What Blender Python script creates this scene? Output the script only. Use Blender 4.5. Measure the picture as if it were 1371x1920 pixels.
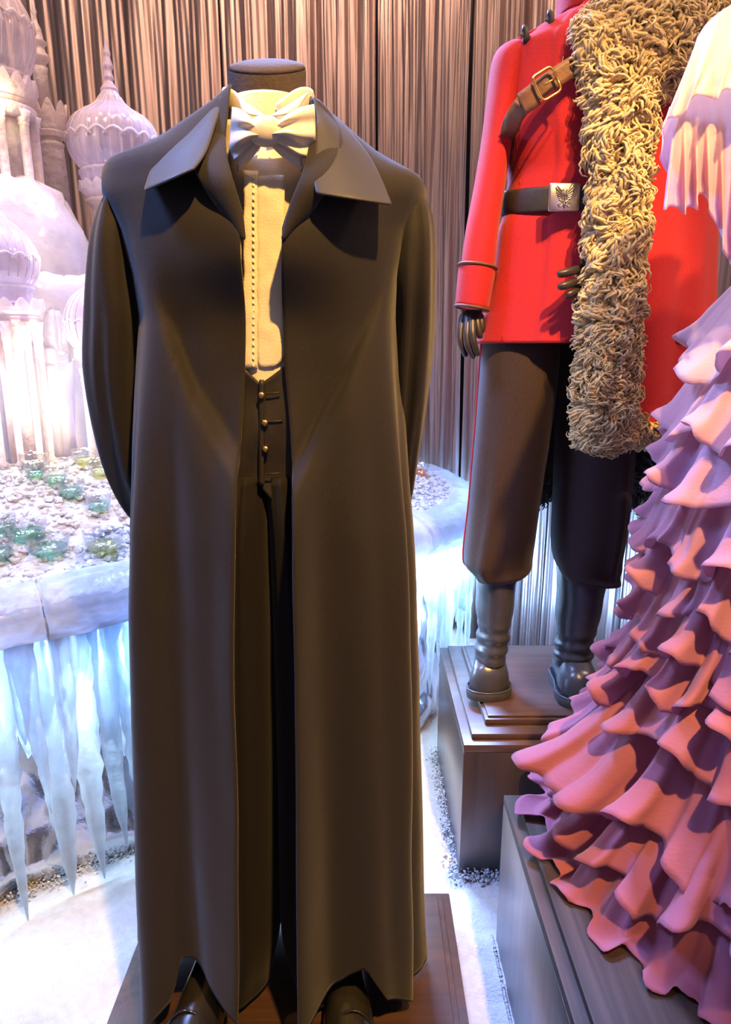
import bpy, bmesh, math, random
import numpy as np
from mathutils import Vector, Matrix

SC = bpy.context.scene
COL = SC.collection
for o in list(bpy.data.objects):
    bpy.data.objects.remove(o)
PI = math.pi
D2R = PI / 180

# ------------------------------------------------------------------ camera
PITCH = 13.6 * D2R
CAM_H = 1.30
FPX = 1280.0
cam_d = bpy.data.cameras.new('camera')
cam_d.sensor_fit = 'VERTICAL'
cam_d.sensor_height = 36.0
cam_d.lens = 36.0 * FPX / 1920.0
cam_d.clip_start = 0.02
cam = bpy.data.objects.new('camera', cam_d)
COL.objects.link(cam)
cam.location = (0, 0, CAM_H)
cam.rotation_euler = (PI / 2 - PITCH, 0, 0)
SC.camera = cam

# ------------------------------------------------------------------ world, view, lamps
SC.view_settings.view_transform = 'Standard'
SC.view_settings.look = 'None'
SC.view_settings.gamma = 1.0
SC.view_settings.use_curve_mapping = False
SC.view_settings.exposure = 0.0
SC.cycles.max_bounces = 7
SC.cycles.transparent_max_bounces = 10
SC.cycles.transmission_bounces = 6
SC.cycles.caustics_reflective = False
SC.cycles.caustics_refractive = False
SC.cycles.sample_clamp_indirect = 4.0
w = bpy.data.worlds.new('dark_hall')
SC.world = w
w.use_nodes = True
w.node_tree.nodes['Background'].inputs[0].default_value = (0.62, 0.50, 0.60, 1)
w.node_tree.nodes['Background'].inputs[1].default_value = 0.30


def lamp(name, kind, loc, target, power, color, size=0.1, size_y=None, angle=60, blend=0.5, spread=None):
    d = bpy.data.lights.new(name, kind)
    d.energy = power
    if kind == 'AREA' and spread:
        d.spread = spread * D2R
    d.color = color
    if kind == 'AREA':
        d.size = size
        if size_y:
            d.shape = 'RECTANGLE'
            d.size_y = size_y
    else:
        d.shadow_soft_size = size
    if kind == 'SPOT':
        d.spot_size = angle * D2R
        d.spot_blend = blend
    o = bpy.data.objects.new(name, d)
    COL.objects.link(o)
    o.location = loc
    if target is not None:
        o.rotation_euler = (Vector(target) - Vector(loc)).to_track_quat('-Z', 'Y').to_euler()
    return o


WARM = (1.0, 0.54, 0.145)
lamp('key_spot', 'SPOT', (0.70, -0.75, 3.75), (0.04, 1.20, 1.2), 960, WARM, 0.05, angle=31, blend=0.45)
lamp('gown_spot', 'SPOT', (2.3, -0.2, 3.4), (0.80, 1.05, 1.1), 190, (1.0, 0.62, 0.30), 0.05, angle=34, blend=0.6)
lamp('uniform_spot', 'SPOT', (0.28, -0.4, 3.75), (0.46, 1.55, 1.32), 250, (1.0, 0.60, 0.24), 0.05, angle=25, blend=0.6)
lamp('blue_wash', 'AREA', (-1.5, 1.0, 3.3), (-0.40, 1.20, 0.3), 27, (0.26, 0.42, 1.0), 0.6, spread=75)
lamp('blue_back_wash', 'AREA', (-0.25, 2.75, 2.9), (0.15, 1.35, 0.4), 58, (0.28, 0.44, 1.0), 0.5, spread=85)
lamp('palace_wash', 'AREA', (-1.5, 1.1, 3.5), (-1.1, 2.2, 1.5), 10, (1.0, 0.72, 0.62), 0.6, spread=70)
lamp('curtain_wash', 'AREA', (-0.3, 1.9, 3.9), (-0.2, 3.7, 1.6), 60, (1.0, 0.62, 0.42), 1.6, 0.5)
lamp('curtain_wash', 'AREA', (1.9, 1.2, 3.6), (1.2, 2.5, 1.4), 45, (1.0, 0.62, 0.42), 0.6, 0.3)
lamp('foil_blue', 'AREA', (0.85, 2.2, 0.25), (0.65, 2.72, 0.75), 26, (0.22, 0.50, 1.0), 0.3, 0.1)

# ------------------------------------------------------------------ maths helpers
sP, cP = math.sin(PITCH), math.cos(PITCH)


def at(px, py, Y):
    u = (px - 685.5) / FPX
    v = -(py - 960.0) / FPX
    dy = v * sP + cP
    dz = v * cP - sP
    t = Y / dy
    return np.array([u * t, Y, CAM_H + dz * t])


def zat(py, Y):
    return at(685.5, py, Y)[2]


def depth(Y, z):
    return Y * cP + (CAM_H - z) * sP


def xat(px, Y, z):
    return (px - 685.5) / FPX * depth(Y, z)


def pxof(p):
    d = depth(p[1], p[2])
    return 685.5 + FPX * p[0] / d


def pyof(p):
    d = depth(p[1], p[2])
    v = (p[1] * sP + (p[2] - CAM_H) * cP)
    return 960.0 - FPX * v / d


def sst(a, b, x):
    t = np.clip((np.asarray(x, float) - a) / (b - a), 0, 1)
    return t * t * (3 - 2 * t)


def interp(x, tab):
    tab = sorted(tab)
    return np.interp(x, [t[0] for t in tab], [t[1] for t in tab])


def spline(pts, n):
    """smooth resampling of a polyline (Catmull-Rom)"""
    P = np.array(pts, float)
    m = len(P)
    Q = np.vstack([2 * P[0] - P[1], P, 2 * P[-1] - P[-2]])
    out = []
    for i in range(n):
        s = i / (n - 1) * (m - 1)
        k = min(int(s), m - 2)
        t = s - k
        a, b, c, d = Q[k], Q[k + 1], Q[k + 2], Q[k + 3]
        out.append(0.5 * ((2 * b) + (-a + c) * t + (2 * a - 5 * b + 4 * c - d) * t * t + (-a + 3 * b - 3 * c + d) * t ** 3))
    return np.array(out)


def noise3(P, freq, seed, octaves=3):
    """cheap smooth noise from sums of sines, about -1..1"""
    P = np.asarray(P, float)
    rs = np.random.RandomState(seed)
    out = np.zeros(P.shape[:-1])
    amp, tot = 1.0, 0.0
    f = freq
    for _ in range(octaves):
        s = np.zeros_like(out)
        for _k in range(5):
            d = rs.normal(size=3)
            d /= np.linalg.norm(d)
            s = s + np.sin((P @ d) * f * rs.uniform(.7, 1.4) * 2 * PI + rs.uniform(0, 6.28))
        out = out + amp * s / 3.2
        tot += amp
        amp *= .5
        f *= 2.1
    return out / tot


class MB:
    """collects vertices and faces of ONE mesh"""

    def __init__(s):
        s.v, s.f, s.n = [], [], 0

    def add(s, V, F):
        V = np.asarray(V, float).reshape(-1, 3)
        s.v.append(V)
        for f in F:
            s.f.append(tuple(int(i) + s.n for i in f))
        s.n += len(V)
        return s

    def grid(s, P, cu=False, cv=False):
        n, m, _ = P.shape
        F = []
        for i in range(n if cu else n - 1):
            for j in range(m if cv else m - 1):
                a, b = i, (i + 1) % n
                c, d = j, (j + 1) % m
                F.append((a * m + c, a * m + d, b * m + d, b * m + c))
        return s.add(P.reshape(-1, 3), F)

    def loft(s, R, caps=True):
        """R: n rings of m points"""
        R = np.asarray(R, float)
        base = s.n
        s.grid(R, cv=True)
        n, m, _ = R.shape
        if caps:
            for k in (0, n - 1):
                c = R[k].mean(0)
                i0 = s.n
                s.add([c], [])
                for j in range(m):
                    a, b = base + k * m + j, base + k * m + (j + 1) % m
                    s.f.append((i0, b, a) if k == 0 else (i0, a, b))
        return s

    def tube(s, pts, rad, m=8, flat=None):
        pts = np.asarray(pts, float)
        n = len(pts)
        rad = np.broadcast_to(np.asarray(rad, float), (n,)) if np.ndim(rad) < 2 else rad
        T = np.gradient(pts, axis=0)
        T /= np.linalg.norm(T, axis=1)[:, None] + 1e-9
        up = np.array([0, 0, 1.0]) if abs(T[0][2]) < .9 else np.array([0, 1.0, 0])
        R = []
        a = np.arange(m) / m * 2 * PI
        N = np.cross(T[0], up)
        for i in range(n):
            N = N - T[i] * (N @ T[i])
            N /= np.linalg.norm(N) + 1e-9
            B = np.cross(T[i], N)
            fl = 1 if flat is None else flat
            R.append(pts[i] + rad[i] * (np.cos(a)[:, None] * N + fl * np.sin(a)[:, None] * B))
        return s.loft(R)

    def box(s, x0, x1, y0, y1, z0, z1, b=0.0):
        if b <= 0:
            V = [(x, y, z) for x in (x0, x1) for y in (y0, y1) for z in (z0, z1)]
            F = [(0, 1, 3, 2), (4, 6, 7, 5), (0, 4, 5, 1), (2, 3, 7, 6), (0, 2, 6, 4), (1, 5, 7, 3)]
            return s.add(V, F)
        bm = bmesh.new()
        bmesh.ops.create_cube(bm, size=1)
        for v in bm.verts:
            v.co = Vector(((x0 + x1) / 2 + v.co.x * (x1 - x0), (y0 + y1) / 2 + v.co.y * (y1 - y0), (z0 + z1) / 2 + v.co.z * (z1 - z0)))
        bmesh.ops.bevel(bm, geom=bm.edges[:], offset=b, segments=2, profile=.5, affect='EDGES')
        bm.verts.index_update()
        s.add([v.co[:] for v in bm.verts], [[v.index for v in f.verts] for f in bm.faces])
        bm.free()
        return s

    def lathe(s, prof, c=(0, 0, 0), m=32, ribs=0, amp=0.0, wob=0.0, seed=0, caps=True):
        a = np.arange(m) / m * 2 * PI
        R = []
        for r, z in prof:
            rr = r * (1 + amp * np.abs(np.cos(a * ribs / 2)) - amp * .6) if ribs else np.full(m, r)
            R.append(np.stack([c[0] + rr * np.cos(a), c[1] + rr * np.sin(a), np.full(m, c[2] + z)], -1))
        R = np.array(R)
        if wob:
            R = R + wob * np.stack([noise3(R, 13, seed + k) for k in range(3)], -1)
        return s.loft(R, caps)

    def build(s, name, mat, parent=None, smooth=True, solid=0.0, subd=0, angle=None, flip=False):
        me = bpy.data.meshes.new(name)
        V = np.concatenate(s.v)
        c = (V.min(0) + V.max(0)) / 2
        me.from_pydata((V - c).tolist(), [], s.f)
        bm = bmesh.new()
        bm.from_mesh(me)
        bmesh.ops.recalc_face_normals(bm, faces=bm.faces)
        bm.to_mesh(me)
        bm.free()
        me.materials.append(mat)
        if smooth:
            me.shade_smooth()
            if angle:
                me.set_sharp_from_angle(angle=angle * D2R)
        o = bpy.data.objects.new(name, me)
        COL.objects.link(o)
        o.location = c
        if parent is not None:
            put_under(o, parent)
        if solid:
            md = o.modifiers.new('cloth_thickness', 'SOLIDIFY')
            md.thickness = solid
            md.offset = 0
        if subd:
            md = o.modifiers.new('smooth', 'SUBSURF')
            md.levels = md.render_levels = subd
        return o


WLOC = {}


def put_under(o, parent):
    p = parent
    loc = Vector((0, 0, 0))
    while p is not None:
        loc += p.location if p.parent is None else p.location
        p = p.parent
    # parents are never rotated, so a plain shift keeps the child where it was built
    o.parent = parent
    o.location = Vector(o.location) - loc


def thing(name, label, cat, loc, group=None):
    o = bpy.data.objects.new(name, None)
    COL.objects.link(o)
    o.empty_display_size = .05
    o.location = loc
    o['label'] = label
    o['category'] = cat
    if group:
        o['group'] = group
    return o


def tag(o, label=None, cat=None, group=None, kind=None):
    if label:
        o['label'] = label
    if cat:
        o['category'] = cat
    if group:
        o['group'] = group
    if kind:
        o['kind'] = kind
    return o


# ------------------------------------------------------------------ materials
def nodes(name):
    m = bpy.data.materials.new(name)
    m.use_nodes = True
    nt = m.node_tree
    nt.nodes.clear()
    out = nt.nodes.new('ShaderNodeOutputMaterial')
    return m, nt, out


def N(nt, t, **kw):
    n = nt.nodes.new('ShaderNode' + t)
    for k, v in kw.items():
        if k in n.inputs:
            n.inputs[k].default_value = v
        else:
            setattr(n, k, v)
    return n


def L(nt, a, b):
    nt.links.new(a, b)


def ramp(nt, src, stops):
    r = nt.nodes.new('ShaderNodeValToRGB')
    el = r.color_ramp.elements
    while len(el) < len(stops):
        el.new(.5)
    for e, (p, c) in zip(el, stops):
        e.position = p
        e.color = (*c, 1) if len(c) == 3 else c
    L(nt, src, r.inputs[0])
    return r


def basic(name, c1, c2=None, rough=.6, metal=0, nscale=20, stretch=(1, 1, 1), bump=.0, bscale=None, sheen=0, spec=.5, coat=0, detail=4):
    m, nt, out = nodes(name)
    b = N(nt, 'BsdfPrincipled')
    b.inputs['Roughness'].default_value = rough
    b.inputs['Metallic'].default_value = metal
    b.inputs['Specular IOR Level'].default_value = spec
    if sheen:
        b.inputs['Sheen Weight'].default_value = sheen
        b.inputs['Sheen Roughness'].default_value = .4
    if coat:
        b.inputs['Coat Weight'].default_value = coat
        b.inputs['Coat Roughness'].default_value = .15
    tc = N(nt, 'TexCoord')
    mp = N(nt, 'Mapping')
    mp.inputs['Scale'].default_value = stretch
    L(nt, tc.outputs['Object'], mp.inputs[0])
    nz = N(nt, 'TexNoise')
    nz.inputs['Scale'].default_value = nscale
    nz.inputs['Detail'].default_value = detail
    L(nt, mp.outputs[0], nz.inputs[0])
    c2 = c2 or tuple(x * .75 for x in c1)
    r = ramp(nt, nz.outputs[0], [(.3, c2), (.7, c1)])
    L(nt, r.outputs[0], b.inputs['Base Color'])
    if bump:
        n2 = N(nt, 'TexNoise')
        n2.inputs['Scale'].default_value = bscale or nscale
        n2.inputs['Detail'].default_value = 3
        L(nt, mp.outputs[0], n2.inputs[0])
        bp = N(nt, 'Bump')
        bp.inputs['Strength'].default_value = bump
        bp.inputs['Distance'].default_value = .004
        L(nt, n2.outputs[0], bp.inputs['Height'])
        L(nt, bp.outputs[0], b.inputs['Normal'])
    L(nt, b.outputs[0], out.inputs[0])
    return m


def ice_mat(name, col, rough=.25, trans=.45, clear=.15, bump=.5, bscale=25, tint=(1, 1, 1)):
    m, nt, out = nodes(name)
    tc = N(nt, 'TexCoord')
    nz = N(nt, 'TexNoise', Scale=bscale, Detail=4.0)
    L(nt, tc.outputs['Object'], nz.inputs[0])
    bp = N(nt, 'Bump', Strength=bump, Distance=.01)
    L(nt, nz.outputs[0], bp.inputs['Height'])
    r = ramp(nt, nz.outputs[0], [(.3, tuple(x * .86 for x in col)), (.65, col)])
    b = N(nt, 'BsdfPrincipled', Roughness=rough)
    b.inputs['Coat Weight'].default_value = .3
    L(nt, r.outputs[0], b.inputs['Base Color'])
    L(nt, bp.outputs[0], b.inputs['Normal'])
    t = N(nt, 'BsdfTranslucent')
    L(nt, r.outputs[0], t.inputs[0])
    L(nt, bp.outputs[0], t.inputs['Normal'])
    mx = N(nt, 'MixShader')
    mx.inputs[0].default_value = trans
    L(nt, b.outputs[0], mx.inputs[1])
    L(nt, t.outputs[0], mx.inputs[2])
    tr = N(nt, 'BsdfTransparent')
    tr.inputs[0].default_value = (*tint, 1)
    m2 = N(nt, 'MixShader')
    lw = N(nt, 'LayerWeight', Blend=.3)
    mm = N(nt, 'Math', operation='MULTIPLY_ADD')
    mm.inputs[1].default_value = -clear
    mm.inputs[2].default_value = clear
    L(nt, lw.outputs['Facing'], mm.inputs[0])
    L(nt, mm.outputs[0], m2.inputs[0])
    L(nt, mx.outputs[0], m2.inputs[1])
    L(nt, tr.outputs[0], m2.inputs[2])
    L(nt, m2.outputs[0], out.inputs[0])
    return m


def wood_mat(name, c1, c2, axis='X', rough=.32, coat=.7, spec=.5):
    st = {'X': (1.2, 26, 26), 'Z': (30, 30, 1.0), 'Y': (26, 1.2, 26)}[axis]
    m, nt, out = nodes(name)
    tc = N(nt, 'TexCoord')
    mp = N(nt, 'Mapping')
    mp.inputs['Scale'].default_value = st
    L(nt, tc.outputs['Object'], mp.inputs[0])
    n1 = N(nt, 'TexNoise', Scale=1.6, Detail=8.0, Roughness=.62, Distortion=.35)
    L(nt, mp.outputs[0], n1.inputs[0])
    r = ramp(nt, n1.outputs[0], [(.28, c2), (.5, tuple((a + b) / 2 for a, b in zip(c1, c2))), (.74, c1)])
    b = N(nt, 'BsdfPrincipled', Roughness=rough)
    b.inputs['Specular IOR Level'].default_value = spec
    b.inputs['Coat Weight'].default_value = coat
    b.inputs['Coat Roughness'].default_value = .30
    L(nt, r.outputs[0], b.inputs['Base Color'])
    r2 = ramp(nt, n1.outputs[0], [(.2, (rough + .15,) * 3), (.8, (rough - .06,) * 3)])
    L(nt, r2.outputs[0], b.inputs['Roughness'])
    bp = N(nt, 'Bump', Strength=.12, Distance=.002)
    L(nt, n1.outputs[0], bp.inputs['Height'])
    L(nt, bp.outputs[0], b.inputs['Normal'])
    L(nt, b.outputs[0], out.inputs[0])
    return m


def foil_mat(name, col, rough=.28, vert=True, bump=.6):
    m, nt, out = nodes(name)
    tc = N(nt, 'TexCoord')
    mp = N(nt, 'Mapping')
    mp.inputs['Scale'].default_value = (70, 70, 1.2) if vert else (9, 9, 9)
    L(nt, tc.outputs['Object'], mp.inputs[0])
    nz = N(nt, 'TexNoise', Scale=1.0, Detail=5.0, Roughness=.6)
    L(nt, mp.outputs[0], nz.inputs[0])
    b = N(nt, 'BsdfPrincipled', Metallic=.93, Roughness=rough)
    r = ramp(nt, nz.outputs[0], [(.3, tuple(x * .55 for x in col)), (.7, col)])
    L(nt, r.outputs[0], b.inputs['Base Color'])
    bp = N(nt, 'Bump', Strength=bump, Distance=.006)
    L(nt, nz.outputs[0], bp.inputs['Height'])
    L(nt, bp.outputs[0], b.inputs['Normal'])
    L(nt, b.outputs[0], out.inputs[0])
    return m


def glass_mat(name, tint=(1, 1, 1), clear=.8, rough=.05):
    m, nt, out = nodes(name)
    tr = N(nt, 'BsdfTransparent')
    tr.inputs[0].default_value = (*tint, 1)
    g = N(nt, 'BsdfGlossy', Roughness=rough)
    g.inputs[0].default_value = (1, 1, 1, 1)
    lw = N(nt, 'LayerWeight', Blend=.35)
    mm = N(nt, 'Math', operation='MULTIPLY_ADD')
    mm.inputs[1].default_value = .42
    mm.inputs[2].default_value = 1 - clear
    L(nt, lw.outputs['Facing'], mm.inputs[0])
    mx = N(nt, 'MixShader')
    L(nt, mm.outputs[0], mx.inputs[0])
    L(nt, tr.outputs[0], mx.inputs[1])
    L(nt, g.outputs[0], mx.inputs[2])
    L(nt, mx.outputs[0], out.inputs[0])
    return m


def chiffon_mat(name, stops, z0, z1, trans=.4, clear=.05):
    """ombre-dyed crinkled chiffon: the dye changes with the height on the gown"""
    m, nt, out = nodes(name)
    geo = N(nt, 'NewGeometry')
    sx = N(nt, 'SeparateXYZ')
    L(nt, geo.outputs['Position'], sx.inputs[0])
    mr = N(nt, 'MapRange')
    mr.inputs[1].default_value = z0
    mr.inputs[2].default_value = z1
    L(nt, sx.outputs[2], mr.inputs[0])
    r = ramp(nt, mr.outputs[0], stops)
    tc = N(nt, 'TexCoord')
    mp = N(nt, 'Mapping')
    mp.inputs['Scale'].default_value = (90, 90, 330)
    L(nt, tc.outputs['Object'], mp.inputs[0])
    nz = N(nt, 'TexNoise', Scale=1.0, Detail=3.0)
    L(nt, mp.outputs[0], nz.inputs[0])
    bp = N(nt, 'Bump', Strength=.35, Distance=.002)
    L(nt, nz.outputs[0], bp.inputs['Height'])
    b = N(nt, 'BsdfPrincipled', Roughness=.75)
    b.inputs['Sheen Weight'].default_value = .25
    b.inputs['Specular IOR Level'].default_value = .25
    L(nt, r.outputs[0], b.inputs['Base Color'])
    L(nt, bp.outputs[0], b.inputs['Normal'])
    t = N(nt, 'BsdfTranslucent')
    L(nt, r.outputs[0], t.inputs[0])
    mx = N(nt, 'MixShader')
    mx.inputs[0].default_value = trans
    L(nt, b.outputs[0], mx.inputs[1])
    L(nt, t.outputs[0], mx.inputs[2])
    tr = N(nt, 'BsdfTransparent')
    m2 = N(nt, 'MixShader')
    m2.inputs[0].default_value = clear
    L(nt, mx.outputs[0], m2.inputs[1])
    L(nt, tr.outputs[0], m2.inputs[2])
    L(nt, m2.outputs[0], out.inputs[0])
    return m


M = {}
M['floor'] = basic('dark floor', (.12, .11, .12), rough=.8)
M['wall'] = basic('dark wall', (.05, .045, .05), rough=.9)
M['snow'] = basic('snow blanket', (.47, .475, .51), (.40, .405, .44), rough=.85, nscale=60, bump=.9, bscale=160)
M['curtain'] = foil_mat('silver foil curtain', (.52, .40, .37), rough=.46, bump=.35)
M['skirt_foil'] = foil_mat('crumpled silver foil', (.72, .74, .80), rough=.16, vert=False, bump=.5)
M['wood_x'] = wood_mat('dark walnut along x', (.105, .052, .034), (.030, .016, .012), 'X')
M['wood_y'] = wood_mat('dark walnut along y', (.085, .048, .034), (.024, .015, .012), 'Y', .55, .04, .2)
M['wood_z'] = wood_mat('dark walnut upright', (.062, .036, .027), (.020, .013, .010), 'Z', .40, 1.0)
M['ice'] = ice_mat('frosted palace ice', (.92, .82, .82), rough=.3, trans=.5, clear=.22, bump=.8, bscale=45)
M['ice_clear'] = ice_mat('clear dome ice', (.80, .70, .82), rough=.10, trans=.35, clear=.58, bump=.10)
M['ice_rough'] = ice_mat('rough hewn ice', (.96, .92, .96), rough=.2, trans=.5, clear=.15, bump=1.0, bscale=12)
M['ice_blue'] = ice_mat('icicle ice', (.86, .92, 1.0), rough=.15, trans=.85, clear=.45, bump=.7, bscale=30, tint=(.9, .95, 1))
M['crushed'] = ice_mat('crushed ice', (.62, .65, .69), rough=.06, trans=.35, clear=.30, bump=1.0, bscale=60)
M['glass'] = glass_mat('drinking glass', (.95, .97, .97), .94)
M['drink_green'] = glass_mat('green drink', (.50, .86, .70), .92)
M['drink_lime'] = glass_mat('yellow green drink', (.86, .90, .48), .92)
M['drink_orange'] = glass_mat('orange drink', (.95, .50, .10), .90)
M['robe'] = basic('black wool robe', (.019, .016, .0165), (.014, .012, .013), rough=.75, nscale=300, bump=.25, bscale=900, sheen=.18, spec=.3)
M['robe_collar'] = basic('black satin wool collar', (.026, .024, .026), rough=.5, nscale=300, bump=.15, bscale=900, sheen=.2, spec=.45)
M['vest'] = basic('black satin waistcoat', (.026, .021, .018), rough=.5, nscale=60, bump=.15, spec=.4)
M['trouser_black'] = basic('black suit trousers', (.012, .010, .012), rough=.85, nscale=200, sheen=.08, spec=.2)
M['shirt'] = basic('cream dress shirt', (.84, .76, .60), (.78, .69, .52), rough=.75, nscale=30, bump=.2, bscale=400)
M['tie'] = basic('ivory silk bow tie', (.82, .76, .70), rough=.5, nscale=30)
M['neck'] = basic('dark brown felt neck', (.075, .055, .048), rough=.9, nscale=200, bump=.3)
M['gold'] = basic('aged brass', (.85, .55, .18), (.55, .32, .10), rough=.28, metal=1, nscale=60)
M['patent'] = basic('black patent leather', (.02, .018, .016), rough=.16, spec=.7, nscale=30, coat=.6)
M['red'] = basic('scarlet wool', (.50, .026, .034), (.42, .020, .028), rough=.85, nscale=250, bump=.3, bscale=700, sheen=.12, spec=.2)
M['braid'] = basic('brown piping', (.14, .07, .03), rough=.7, nscale=200)
M['brown_wool'] = basic('dark brown wool', (.052, .034, .032), (.038, .025, .024), rough=.85, nscale=220, bump=.25, bscale=700, sheen=.15, spec=.2)
M['belt'] = basic('black leather', (.035, .033, .034), rough=.5, nscale=100, bump=.15, spec=.4)
M['strap'] = basic('brown leather', (.22, .105, .055), (.14, .065, .035), rough=.5, nscale=40, bump=.2, bscale=200)
M['boot'] = basic('grey brown boot leather', (.062, .064, .076), (.042, .043, .052), rough=.27, nscale=14, bump=.12, bscale=60, spec=.6)
M['sole'] = basic('black rubber sole', (.05, .045, .045), rough=.55, nscale=40)
M['silver'] = basic('old silver', (.78, .72, .68), (.58, .53, .50), rough=.30, metal=1, nscale=50)
M['pewter'] = basic('dark pewter relief', (.52, .46, .40), (.25, .22, .19), rough=.30, metal=1, nscale=120)
M['fur'] = basic('golden grey sheepskin', (.74, .58, .32), (.48, .37, .20), rough=.75, nscale=30, sheen=.3, spec=.25)
M['fur_grey'] = basic('dark grey fur lining', (.10, .10, .11), (.05, .05, .055), rough=.85, nscale=40, sheen=.2)
M['hand'] = basic('black mannequin plastic', (.035, .028, .028), rough=.38, nscale=30, spec=.5)
GOWN = [(0, (.48, .155, .24)), (.35, (.56, .225, .36)), (.55, (.70, .385, .55)), (.72, (.84, .60, .72)), (1, (.88, .74, .76))]
M['chiffon'] = chiffon_mat('ombre pink chiffon', GOWN, .38, 1.62)
M['chiffon_sleeve'] = chiffon_mat('pale pink sleeve chiffon', [(0, (.80, .46, .66)), (.45, (.84, .58, .72)), (.6, (.92, .78, .76)), (1, (.94, .83, .76))], 1.30, 1.85, clear=.10)
M['bodice'] = basic('grey mannequin bodice', (.42, .40, .40), rough=.7, nscale=60)

# ------------------------------------------------------------------ the setting
b = MB()
b.box(-4, 4, -1.5, 5.2, -.12, -.02)
tag(b.build('floor', M['floor'], smooth=False), kind='structure')
b = MB()
b.box(-4, 4, 5.0, 5.12, -.02, 4.2)
tag(b.build('wall_back', M['wall'], smooth=False), kind='structure')

# snow blanket lying on the floor
nx, ny = 230, 200
gx, gy = np.meshgrid(np.linspace(-2.6, 1.6, nx), np.linspace(.25, 3.6, ny), indexing='ij')
P = np.stack([gx, gy, np.zeros_like(gx)], -1)
P[..., 2] = .004 + .010 * noise3(P, 2.2, 3, 3) + .006 * noise3(P, 18, 4, 2) + .0035 * noise3(P, 45, 6, 2)
# fluffed up a little along the sides of the plinths
P[..., 2] += .022 * np.exp(-((gx - .335) / .05) ** 2) * sst(1.5, 1.2, gy) * (1 + .5 * noise3(P, 12, 9, 2))
P[..., 2] += .03 * np.exp(-((gx - .16) / .05) ** 2) * sst(1.35, 1.6, gy)
snow = MB().grid(P).build('snow_blanket', M['snow'])
tag(snow, 'white fluffy artificial snow covering the floor', 'snow', kind='stuff')

# loose tufts of snow heaped against the plinths and the foil
rs = np.random.RandomState(2)
icob = bmesh.new()
bmesh.ops.create_icosphere(icob, subdivisions=1, radius=1)
SV = np.array([v.co[:] for v in icob.verts])
SF = [[v.index for v in f.verts] for f in icob.faces]
icob.free()
tb = MB()
for x0, y0, x1, y1, cnt in ((.285, 1.27, .285, .45, 1500), (.225, 1.46, .225, 2.0, 700), (.23, 1.445, .40, 1.445, 500), (-.85, 1.37, .15, 2.06, 1400)):
    for _ in range(cnt):
        t = rs.rand()
        wide = cnt == 1500
        x = x0 + (x1 - x0) * t + (rs.normal() * .012 if not wide else 0)
        y = y0 + (y1 - y0) * (rs.rand() if wide else t) + (rs.normal() * .012 if not wide else 0)
        r = rs.uniform(.0012, .0042)
        tb.add(SV * rs.uniform(.5, 1.3, (len(SV), 3)) * r + (x, y, .010 + rs.rand() ** 2 * (.020 if not wide else .003)), SF)
tag(tb.build('snow_tufts', M['snow']), 'loose tufts of artificial snow heaped along the plinths', 'snow', kind='stuff')

# ------------------------------------------------------------------ foil curtain, pleated panels
cpath = spline([(-3.2, 3.95), (-2.2, 3.92), (-1.2, 3.86), (-.4, 3.75), (.12, 3.52), (.40, 3.05), (.60, 2.78), (1.0, 2.62), (1.7, 2.55), (2.6, 2.5)], 1401)
curt = thing('foil_curtain', 'tall shimmering silver foil strip curtain hanging behind everything', 'curtain', (0, 3.6, 0))
tang = np.gradient(cpath, axis=0)
tang /= np.linalg.norm(tang, axis=1)[:, None]
nrm = np.stack([tang[:, 1], -tang[:, 0]], -1)
rs = np.random.RandomState(11)
s_ = np.linspace(0, 1, 1401)
zz = np.linspace(-.015, 3.6, 14)
panel_n = 14
step = 100
for k in range(panel_n):
    i0, i1 = k * step, (k + 1) * step + 1
    idx = np.arange(i0, i1)
    G = np.zeros((len(idx), len(zz), 3))
    for j, z in enumerate(zz):
        q = np.stack([s_[idx] * 30, np.full(len(idx), z * .10), np.zeros(len(idx))], -1)
        off = .035 * noise3(q, .9, 21, 2) + .020 * noise3(q, 2.6, 22, 2) + .009 * noise3(q, 8, 23, 1)
        off = off + .02 * (k % 2)
        G[:, j, 0] = cpath[idx, 0] + nrm[idx, 0] * off
        G[:, j, 1] = cpath[idx, 1] + nrm[idx, 1] * off
        G[:, j, 2] = z
    MB().grid(G).build('foil_panel', M['curtain'], curt, solid=.002)

# ------------------------------------------------------------------ plinths


def plinth(name, label, x0, x1, y0, y1, z1, tiers, group=None):
    t = thing(name, label, 'plinth', ((x0 + x1) / 2, (y0 + y1) / 2, 0))
    b = MB()
    b.box(x0, x1, y0, y1, .0, z1 - .022, .003)
    b.build('carcass', M['wood_z'], t, angle=30)
    zt = z1 - .021
    for k, (inset, h, nm) in enumerate(tiers):
        b = MB()
        b.box(x0 + inset, x1 - inset, y0 + inset, y1 - inset, zt, zt + h, .0025)
        b.build(nm, M['wood_x'] if x1 - x0 > .5 and name != 'gown_plinth' else M['wood_y'], t, angle=30)
        zt += h + .0004
    return t, zt


red_plinth, RZ = plinth('stepped_plinth', 'dark walnut stepped plinth under the black boots', .235, 1.02, 1.455, 2.0, .375,
                        [(.0, .021, 'top_board'), (.022, .016, 'step_board'), (.060, .016, 'step_board'), (.068, .006, 'step_board')])
gown_plinth, GZ = plinth('gown_plinth', 'dark wooden plinth with pale lit side under the ruffled gown', .292, 1.35, .35, 1.262, .380,
                         [(.0, .021, 'top_board'), (.022, .014, 'step_board')])
blk_plinth, BZ = plinth('low_plinth', 'low dark wooden plinth under the black patent shoes', -.475, .190, .55, 1.303, .095,
                        [(.0, .021, 'top_board'), (.018, .010, 'step_board'), (.030, .008, 'step_board')])

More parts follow.
